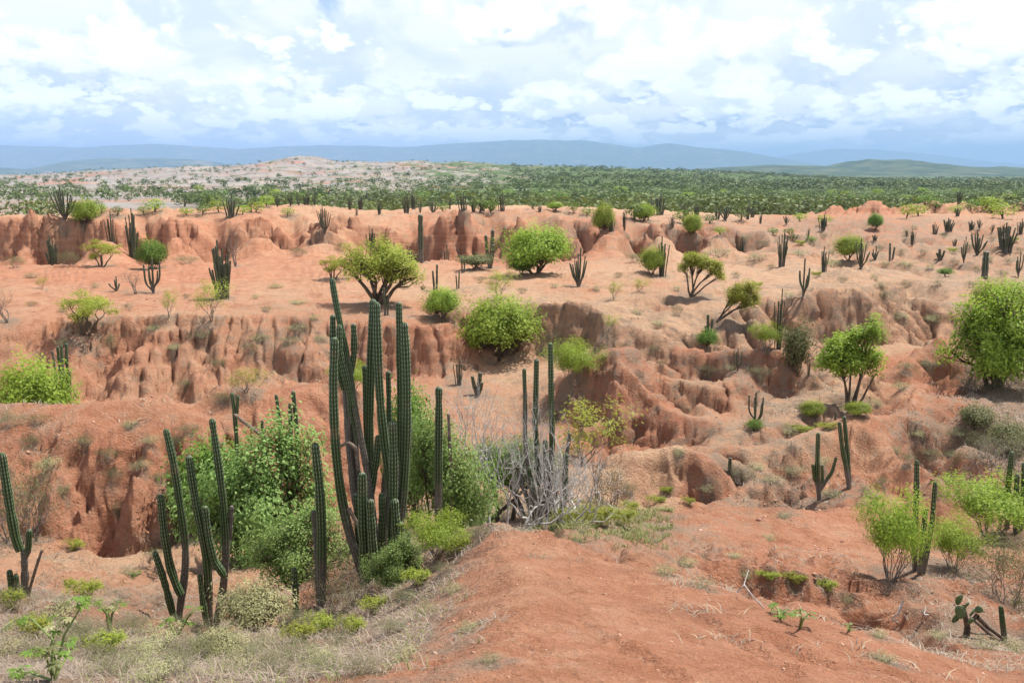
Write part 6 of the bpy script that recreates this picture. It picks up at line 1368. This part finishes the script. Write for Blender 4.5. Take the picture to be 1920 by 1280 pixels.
# trees on the far rim and slopes one can pick out
for (u, v, h_, w_) in [(500,388,20,26),(480,398,18,30),(455,402,16,30),(410,398,20,40),(380,402,16,40),(350,404,14,30),(290,398,24,34),(270,402,14,24),(220,404,16,22),(190,400,16,20),(540,405,14,30),(700,380,16,30),(830,396,14,30),(900,398,24,44),(920,398,22,30),(1000,392,14,30),(1075,398,18,22),(1100,404,14,26),(1190,412,28,40),(1215,412,26,36),(1282,418,24,36),(1330,420,16,34),(1390,412,16,30),(1500,415,14,30),(1545,420,16,26),(1700,385,18,30),(1735,385,18,34),(1755,392,18,36),(1820,395,20,40),(1850,388,18,40),(1880,410,26,44),(1910,395,18,36),(1700,408,24,26),(1722,405,20,30),(1790,400,14,26),(1860,400,26,40),(1480,440,12,40),(1450,440,12,40),(1520,455,12,44),(1490,452,10,36),(1350,440,14,30)]:
    p = hit(u, v); k = PXM(p.y); o = bpy.data.objects.new('rim_tree', None); COL.objects.link(o); link('trunk', SMALLTRUNK, o); link('crown', SMALL[rs.choice((0, 2, 4, 4))], o); w_ = min(w_, 1.7 * h_); o.location = p; o.scale = (w_ * k, w_ * k, h_ * k * 1.05); o.rotation_euler.z = rs.rand() * 6.28
    named(o, near_label('small green tree', u, v - h_ / 2), 'tree', 'trees along the far rim')
# the wood itself, further off than one could count: one mass
def wood(name, seed, n, ymin, ymax, amin, amax, hm, cover, leaf, nq=30):
    r_ = np.random.RandomState(seed); y = np.exp(r_.uniform(math.log(ymin), math.log(ymax), n)); x = r_.uniform(amin, amax, n) * y
    ok = cover(x, y) > r_.rand(n); x, y = x[ok], y[ok]; z = samp(Z, x, y); m = len(x)
    base = small_tree('wood_unit', seed, nq, leaf); bc = np.empty(len(base.vertices) * 3, np.float32); base.vertices.foreach_get('co', bc); bc = bc.reshape(-1, 3)[:nq * 4]
    H = hm * (0.45 + 1.1 * r_.rand(m) ** 2.2); an = r_.rand(m) * 6.28; cs, sn = np.cos(an), np.sin(an); wx = r_.uniform(1.0, 1.8, m)
    lx = bc[:, 0][None] * (H * wx)[:, None]; ly = bc[:, 1][None] * (H * wx)[:, None]
    co = np.stack([x[:, None] + lx * cs[:, None] - ly * sn[:, None], y[:, None] + lx * sn[:, None] + ly * cs[:, None], z[:, None] + bc[:, 2][None] * H[:, None]], -1).reshape(-1, 3)
    f = np.arange(len(co)).reshape(-1, 4); t = np.clip(np.repeat(np.clip(0.5 + 0.9 * fbm(x / 60, y / 60, 3) + 0.5 * (r_.rand(m) - .5), 0, 1), nq * 4) * 0.65 + np.repeat(r_.rand(m * nq), 4) * 0.4, 0, 1)
    me_ = mk(name, co, f, M[leaf], t); o = link(name, me_); o['kind'] = 'stuff'; o['label'] = 'wooded valley of green trees far beyond the red badlands'; return o
def cov_valley(x, y):
    a = x / y; n_ = fbm(x / 90, y / 90, 4)
    return np.clip(smooth(a, -0.42, -0.05) * 0.75 + smooth(a, 0.02, 0.3) * 0.35 + (n_ * 1.9 + 0.6 * fbm(x / 30 + 4, y / 40, 3)) * (0.35 + 0.65 * smooth(a, -0.45, -0.1)) - 0.06, 0, 1) * smooth(y, 200, 260)
def cov_hills(x, y): return np.clip(0.13 + smooth(fbm(x / 130 + 9, y / 200, 4), -0.02, 0.25) * 0.9, 0, 1)
wood('wood', 61, 6000, 205, 900, -0.64, 0.66, 5.2, cov_valley, 'far', 56)
wood('wood', 62, 4200, 900, 3200, 0.0, 0.66, 7.0, lambda x, y: cov_valley(x, y) * 1.0, 'far')
wood('wood', 63, 6500, 500, 2700, -0.64, 0.3, 5.0, cov_hills, 'far')
# leaf litter and dry grass gather under every plant; the darker cover also stands in for contact shade
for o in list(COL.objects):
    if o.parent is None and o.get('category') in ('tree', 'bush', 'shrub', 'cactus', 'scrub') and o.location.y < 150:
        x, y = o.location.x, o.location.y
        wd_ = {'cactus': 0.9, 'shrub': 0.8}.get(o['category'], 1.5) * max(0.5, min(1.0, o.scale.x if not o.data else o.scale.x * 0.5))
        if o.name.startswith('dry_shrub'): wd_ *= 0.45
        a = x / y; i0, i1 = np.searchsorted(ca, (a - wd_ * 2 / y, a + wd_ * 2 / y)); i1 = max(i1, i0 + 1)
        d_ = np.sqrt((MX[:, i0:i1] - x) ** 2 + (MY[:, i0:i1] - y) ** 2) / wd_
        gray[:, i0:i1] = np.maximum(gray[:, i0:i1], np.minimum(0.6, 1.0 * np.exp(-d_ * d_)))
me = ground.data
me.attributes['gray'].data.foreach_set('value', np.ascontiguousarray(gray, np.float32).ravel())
print('TRIS', sum(sum(len(p_.vertices) - 2 for p_ in m_.polygons) if len(m_.polygons) < 5000 else 2 * len(m_.polygons) for m_ in bpy.data.meshes))
